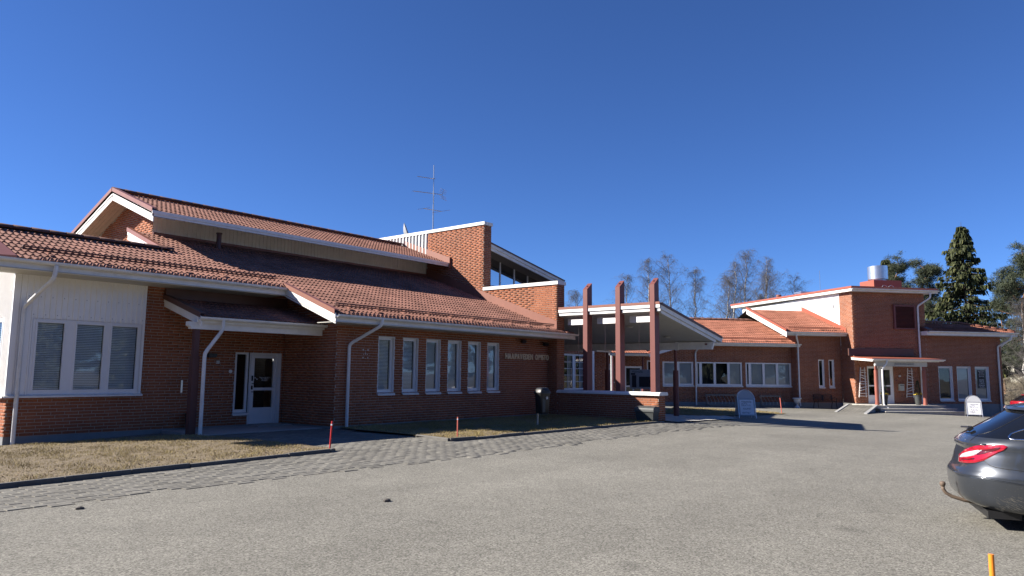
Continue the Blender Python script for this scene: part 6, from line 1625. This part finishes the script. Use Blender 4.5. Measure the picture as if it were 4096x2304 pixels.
def birch_geo(H, seed, spread=.22, trunks=1):
    rg = random.Random(seed); tr = []; br = []
    for q in range(trunks):
        base = v3(rg.uniform(-.5,.5)*(trunks > 1)*2.2, rg.uniform(-.5,.5)*(trunks > 1)*2.2, 0); Ht = H*(1 if q == 0 else rg.uniform(.78, .96)); lean = v3(rg.uniform(-.05,.05), rg.uniform(-.05,.05), 0)*Ht
        K_ = 16; P = [base + lean*(i/K_)**1.5 + v3(rg.gauss(0,.06), rg.gauss(0,.06), Ht*i/K_) for i in range(K_+1)]
        R0 = .0125*Ht
        for i in range(K_): tr.append((P[i], P[i+1], max(R0*(1-i/K_)**.8, .012), max(R0*(1-(i+1)/K_)**.8, .010)))
        nb = int(46*Ht/14)
        for k in range(nb):
            f = .22 + .76*(k+rg.random())/nb; i = min(int(f*K_), K_-1); p = P[i] + (P[i+1]-P[i])*(f*K_-i)
            az = rg.uniform(0, 6.28); l = Ht*spread*1.9*(1.04-f)**.62*rg.uniform(.65, 1.15); up = rg.uniform(.8, 1.9)
            d = v3(math.cos(az), math.sin(az), up); d /= np.linalg.norm(d); r_ = .018*(1.1-f)+.012
            q_ = p; m_ = 5; pts = [p]
            for s in range(m_):
                d = d + v3(rg.gauss(0,.12), rg.gauss(0,.12), -.10*s/m_ + .02); d /= np.linalg.norm(d); n_ = q_ + d*l/m_; br.append((q_, n_, r_*(1-s/m_)+.006, r_*(1-(s+1)/m_)+.006)); q_ = n_; pts.append(n_)
            for s in range(rg.randint(6, 10)):
                t_ = rg.uniform(.2, 1.0); j = min(int(t_*m_), m_-1); a = pts[j] + (pts[j+1]-pts[j])*(t_*m_-j)
                d2 = v3(rg.gauss(0,1), rg.gauss(0,1), rg.uniform(-.1, 1.1)); d2 /= np.linalg.norm(d2); l2 = l*rg.uniform(.22, .45); b = a; dd = d2
                for s2 in range(3):
                    dd = dd + v3(rg.gauss(0,.15), rg.gauss(0,.15), -.38*s2); dd /= np.linalg.norm(dd); c = b + dd*l2/3; br.append((b, c, .007, .005)); 
                    for _ in range(3):
                        tw = v3(rg.gauss(0,.6), rg.gauss(0,.6), rg.uniform(-1.1, .25)); tw /= np.linalg.norm(tw); e = c + tw*rg.uniform(.15, .45); br.append((c, e, .0036, .0028)); br.append((e, e + (tw+v3(0,0,-.7))*rg.uniform(.08, .30), .0028, .0020))
                    b = c
    return tr, br
def bark_birch():
    mt, n, b = new_mat('birch bark'); tc = N(n, 'ShaderNodeTexCoord'); mp = N(n, 'ShaderNodeMapping'); mp.inputs['Scale'].default_value = (2, 2, 9)
    no = N(n, 'ShaderNodeTexNoise'); no.inputs['Scale'].default_value = 1.2; no.inputs['Detail'].default_value = 5
    n.links.new(tc.outputs['Object'], mp.inputs[0]); n.links.new(mp.outputs[0], no.inputs['Vector']); r_ = ramp(n, [(.38, (.06,.05,.045)), (.5, (.42,.40,.37)), (.7, (.58,.56,.53))]); n.links.new(no.outputs['Fac'], r_.inputs['Fac']); n.links.new(r_.outputs[0], b.inputs['Base Color']); b.inputs['Roughness'].default_value = .8; return mt
M['birch'] = bark_birch()
M['twig'] = plain('birch twigs', (.082,.074,.072), .85, .3, 2)
M['bark'] = plain('pine bark', (.20,.115,.07), .9, .35, 4, .4, 30)
M['bark_dk'] = plain('dark bark', (.07,.055,.045), .9, .35, 4, .4, 30)
def leaf_mat(name, stops):
    mt, n, b = new_mat(name); at = N(n, 'ShaderNodeAttribute', attribute_name='tint'); r_ = ramp(n, stops); n.links.new(at.outputs['Fac'], r_.inputs['Fac']); n.links.new(r_.outputs[0], b.inputs['Base Color']); b.inputs['Roughness'].default_value = .7; b.inputs['Specular IOR Level'].default_value = .2; return mt
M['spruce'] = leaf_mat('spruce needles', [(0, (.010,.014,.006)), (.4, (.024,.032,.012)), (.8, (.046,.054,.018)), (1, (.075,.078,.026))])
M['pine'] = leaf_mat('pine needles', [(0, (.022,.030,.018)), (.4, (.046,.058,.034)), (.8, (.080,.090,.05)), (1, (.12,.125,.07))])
def tree(name, label, x, y, z, crown_name, tr, crown, mats, rot=0.0, scale=1.0, group=None):
    t = local_thing(name, label, 'tree', (x, y, z), rot, group); t.scale = (scale,)*3
    tv, tf = tr if isinstance(tr, tuple) else tubes_np(tr, 8)
    np_mesh('trunk', tv, tf, mats[0], t, smooth=True)
    return t
_bcache = {}
def birch(label, x, y, H, seed, spread=.22, trunks=1, rot=0.0, z=-.6):
    key = (seed, spread, trunks)
    t = local_thing('birch_tree', label, 'tree', (x, y, z), rot, 'bare birches behind the roofs')
    if key not in _bcache:
        tr, br = birch_geo(H, seed, spread, trunks); a = tubes_np(tr, 7); b = tubes_np(br, 3)
        o1_ = np_mesh('trunk', a[0], a[1], M['birch'], t, smooth=True); o2_ = np_mesh('crown', b[0], b[1], M['twig'], t)
        _bcache[key] = (o1_.data, o2_.data, H)
    else:
        for nm, me in zip(('trunk', 'crown'), _bcache[key][:2]): o = bpy.data.objects.new(nm, me); link(o, t)
        t.scale = (H/_bcache[key][2],)*3
    return t
birch('lone small birch top showing between the tower wall and the first red column', 62.0, 41.8, 10.6, 11, .26)
birch('leftmost tall bare birch behind the second red column', 69.0, 40.2, 13.0, 12, .20)
birch('slim bare birch rising just left of the third red column', 71.2, 37.9, 14.9, 13, .15)
birch('bare birch with full crown just right of the third red column', 72.5, 36.0, 15.2, 14, .22)
birch('slender bare birch, third from the third red column', 74.1, 33.9, 13.8, 12, .20, rot=2.0)
birch('broad cluster of bare birch stems above the middle of the link roof', 71.5, 29.4, 14.8, 15, .22, 3)
birch('low spreading bare birch at the right foot of the birch cluster', 76.0, 27.6, 10.6, 11, .26, rot=1.1)
birch('tall bare birch behind the white-flanked flat roof', 84.0, 29.7, 15.6, 16, .23, 2)
birch('bare birch right of the tallest one behind the flat roof', 86.5, 27.6, 13.6, 14, .22, rot=2.6)
def spruce_geo(H, rmax, seed, bottom=.06):
    rg = np.random.default_rng(seed); Q = []; T = []; segs = [(v3(0,0,H*i/10), v3(0,0,H*(i+1)/10), .26*(1-i/10.5), .26*(1-(i+1)/10.5)) for i in range(10)]
    z = H*bottom
    while z < H*.985:
        f = z/H; rr = rmax*min(1, (1-f)*1.9)**.75*(.9+.2*math.sin(z*2.1)); nb = int(8 + 4*(1-f))
        for k in range(nb):
            az = rg.uniform(0, 6.28); L = rr*rg.uniform(.62, 1.12)+.15; dr = np.array([math.cos(az), math.sin(az)]); side = np.array([-dr[1], dr[0]])
            droop = .30*L; up = .22*L
            tipz = z - droop + up
            segs.append((v3(0,0,z), v3(dr[0]*L*.9, dr[1]*L*.9, z-droop*.6), .03, .008))
            m_ = int(16 + 36*L/rmax)
            for i in range(m_):
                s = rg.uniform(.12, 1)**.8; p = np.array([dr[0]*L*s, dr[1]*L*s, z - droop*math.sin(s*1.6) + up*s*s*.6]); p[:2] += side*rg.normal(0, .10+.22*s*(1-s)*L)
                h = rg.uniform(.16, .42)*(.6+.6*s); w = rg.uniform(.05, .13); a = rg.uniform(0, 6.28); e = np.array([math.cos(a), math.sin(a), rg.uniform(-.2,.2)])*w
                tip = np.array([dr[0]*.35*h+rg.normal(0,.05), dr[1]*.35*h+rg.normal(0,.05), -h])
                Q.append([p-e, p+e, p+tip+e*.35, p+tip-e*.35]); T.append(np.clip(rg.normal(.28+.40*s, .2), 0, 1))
        z += .30*(.75+.6*(1-f))
    Q = np.array(Q); return segs, Q.reshape(-1, 3), np.arange(len(Q)*4).reshape(-1, 4), np.array(T)
def pine_geo(H, seed, r=2.6, bare=.45, clumps=150, tuft=64):
    rg = np.random.default_rng(seed); segs = []; K_ = 12; P = [v3(rg.normal(0,.07)*i*.5, rg.normal(0,.07)*i*.5, H*i/K_) for i in range(K_+1)]
    for i in range(K_): segs.append((P[i], P[i+1], .24*(1-i/K_)**.8+.03, .24*(1-(i+1)/K_)**.8+.03))
    cl = []
    for k in range(46):
        f = bare*.7 + (1-bare*.7)*rg.random()**.9; i = min(int(f*K_), K_-1); p = P[i]; az = rg.uniform(0, 6.28); prof = math.sin(min(1, max(0, (f-bare*.55)/(1-bare*.55)))*2.6+.35); L = r*max(.3, prof)*rg.uniform(.6, 1.1)
        d = v3(math.cos(az), math.sin(az), rg.uniform(-.05,.55)); q = p
        for s in range(4):
            d = d/np.linalg.norm(d); n_ = q + d*L/4; segs.append((q, n_, .06*(1-s/4)+.012, .06*(1-(s+1)/4)+.012)); q = n_; d = d + v3(rg.normal(0,.25), rg.normal(0,.25), rg.normal(.08,.2))
            if s > 0:
                for _ in range(3): cl.append(q + rg.normal(0, .32, 3)*v3(1,1,.6))
        for _ in range(4): cl.append(q + rg.normal(0, .35, 3)*v3(1,1,.6))
    for _ in range(8): cl.append(P[-1] + rg.normal(0,.4,3)*v3(1,1,.5))
    Q = []; T = []
    for c in cl:
        base = rg.random()*.35
        for _ in range(tuft):
            d = rg.normal(0, 1, 3)*v3(1,1,.8)+v3(0,0,.35); d /= np.linalg.norm(d); s = np.cross(d, rg.normal(0,1,3)); s /= np.linalg.norm(s); o = c + rg.normal(0,.16,3); l = rg.uniform(.18,.36)
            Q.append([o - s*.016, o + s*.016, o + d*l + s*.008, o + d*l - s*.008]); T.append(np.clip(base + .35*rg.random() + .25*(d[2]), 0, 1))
    Q = np.array(Q); return segs, Q.reshape(-1,3), np.arange(len(Q)*4).reshape(-1,4), np.array(T)
_ccache = {}
def conifer(kind, label, x, y, key, geo, mats, z=-.8, rot=0.0, scale=1.0):
    t = local_thing(kind, label, 'tree', (x, y, z), rot, 'evergreens behind the right wing'); t.scale = (scale,)*3
    if key not in _ccache:
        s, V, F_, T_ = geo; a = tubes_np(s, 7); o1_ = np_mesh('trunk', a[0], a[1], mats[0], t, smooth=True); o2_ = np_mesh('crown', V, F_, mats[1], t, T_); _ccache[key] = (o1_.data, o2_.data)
    else:
        for nm, me in zip(('trunk', 'crown'), _ccache[key]): o = bpy.data.objects.new(nm, me); link(o, t)
sg = spruce_geo(18.4, 3.4, 21); conifer('spruce_tree', 'tall dense dark spruce behind the end wing', 86.5, 10.3, 's1', sg, (M['bark_dk'], M['spruce']))
pg1 = pine_geo(16.2, 31, 2.7, .35); pg2 = pine_geo(14.0, 32, 3.4, .42); pg3 = pine_geo(13.2, 33, 2.4, .3)
conifer('pine_tree', 'rounded pine left of the spruce behind the silver roof fan', 94.0, 18.3, 'p1', pg1, (M['bark'], M['pine']))
conifer('pine_tree', 'narrower pine between the silver fan and the spruce', 93.0, 15.2, 'p3', pg3, (M['bark'], M['pine']), scale=1.17, rot=1.0)
conifer('pine_tree', 'spreading pine with orange trunk at the far right edge', 77.5, 4.9, 'p2', pg2, (M['bark'], M['pine']), scale=.98)
conifer('pine_tree', 'lower pine showing below the tower eave left of the spruce', 88.0, 13.6, 'p3', pg3, (M['bark'], M['pine']), scale=.78, rot=2.4)
conifer('pine_tree', 'low bushy pine right of the spruce above the end wing ridge', 95.0, 8.2, 'p1', pg1, (M['bark'], M['pine']), scale=.66, rot=.7)
conifer('pine_tree', 'lower pine under the spreading one at the right edge', 84.0, 4.0, 'p1', pg1, (M['bark'], M['pine']), scale=.55, rot=3.0)
conifer('spruce_tree', 'tiny distant spruce tip beside the silver roof fan', 130.0, 26.4, 's1', sg, (M['bark_dk'], M['spruce']), scale=1.2, rot=2.0)
birch('nearer bare birch with white stems at the right end of the end wing', 68.0, 3.9, 8.5, 17, .26, 2, z=-1.0)
# hillside behind the end wing
M['hillgrass'] = plain('winter hillside', (.15,.13,.075), .95, .35, .35, .3, 3)
hx, hy = np.meshgrid(np.linspace(66, 240, 40), np.linspace(-60, 60, 40), indexing='ij'); hzz = -1.2 + 5.2*np.clip((hx-70)/90, 0, 1)**1.2 + .25*np.sin(hx*.2)*np.cos(hy*.17) - np.where(hx < 70, 1.0, 0)
Fh = np.array([(i*40+j, (i+1)*40+j, (i+1)*40+j+1, i*40+j+1) for i in range(39) for j in range(39)])
hl_ = np_mesh('hillside', np.c_[hx.ravel(), hy.ravel(), hzz.ravel()], Fh, M['hillgrass'], smooth=True); hl_['kind'] = 'structure'
hs = thing('house', 'pale far house glimpsed between the trees at the right edge', 'house', (118, 6.0, 1.2)); mb = MB(); mb.box(115, 122, 2.6, 10.5, .5, 4.2); part(hs, 'wall', mb, plain('pale house wall', (.46,.44,.36), .8))
mb = MB(); mb.ext([(114.5,2.2,4.2),(114.5,10.9,4.2),(114.5,6.5,6.2)], (8,0,0)); part(hs, 'roof', mb, plain('grey roof', (.14,.13,.13), .8))
for yy in (4.2, 8.2):
    mb = MB(); mb.box(114.93, 115.0, yy-.6, yy+.6, 1.9, 3.2); part(hs, 'window', mb, M['carglass'])
# thicket at the hill foot and the wood across the road (seen mirrored in the windows)
tr_, br_ = birch_geo(3.0, 55, .34); 
segs = []
for i in range(26):
    ox, oy = random.uniform(66, 96), random.uniform(-3, 6.5); s_ = random.uniform(.5, 1.0); a = random.uniform(0, 6.28); c, s2_ = math.cos(a), math.sin(a)
    for (p, q, r0, r1) in (tr_ + br_)[::3]:
        f = lambda w: v3(ox + (w[0]*c - w[1]*s2_)*s_*1.4, oy + (w[0]*s2_ + w[1]*c)*s_*1.4, -1.0 + max(0, (ox-70)/90)*5 + w[2]*s_)
        segs.append((f(p), f(q), r0+.006, r1+.004))
a = tubes_np(segs, 3); th_ = np_mesh('thicket', a[0], a[1], plain('bare undergrowth', (.16,.135,.10), .9, .3, 1)); th_['kind'] = 'stuff'; th_['label'] = 'bare brown undergrowth at the foot of the hillside'
Vs, Fs, Ts = [], [], []; cnt = 0
for i in range(72):
    az = R(-14 - 190*i/71); rr = random.uniform(100, 125) if i < 20 else random.uniform(54, 72); ox, oy = 22 + rr*math.cos(az), 2 + rr*math.sin(az)*.85
    geo = (pg1, pg3, sg)[i % 3]; s_ = random.uniform(.75, 1.1); V_, F_, T_ = geo[1], geo[2], geo[3]
    keepf = np.random.default_rng(i).random(len(F_)) < .36; Fk = F_[keepf]
    vv = V_[Fk.ravel()].reshape(-1, 4, 3); ctr = vv.mean(1, keepdims=True); vv = ctr + (vv-ctr)*2.1; vv = vv.reshape(-1, 3)*s_ + v3(ox, oy, -.6)
    Vs.append(vv); Fs.append(np.arange(len(vv)).reshape(-1, 4) + cnt); cnt += len(vv); Ts.append(T_[keepf])
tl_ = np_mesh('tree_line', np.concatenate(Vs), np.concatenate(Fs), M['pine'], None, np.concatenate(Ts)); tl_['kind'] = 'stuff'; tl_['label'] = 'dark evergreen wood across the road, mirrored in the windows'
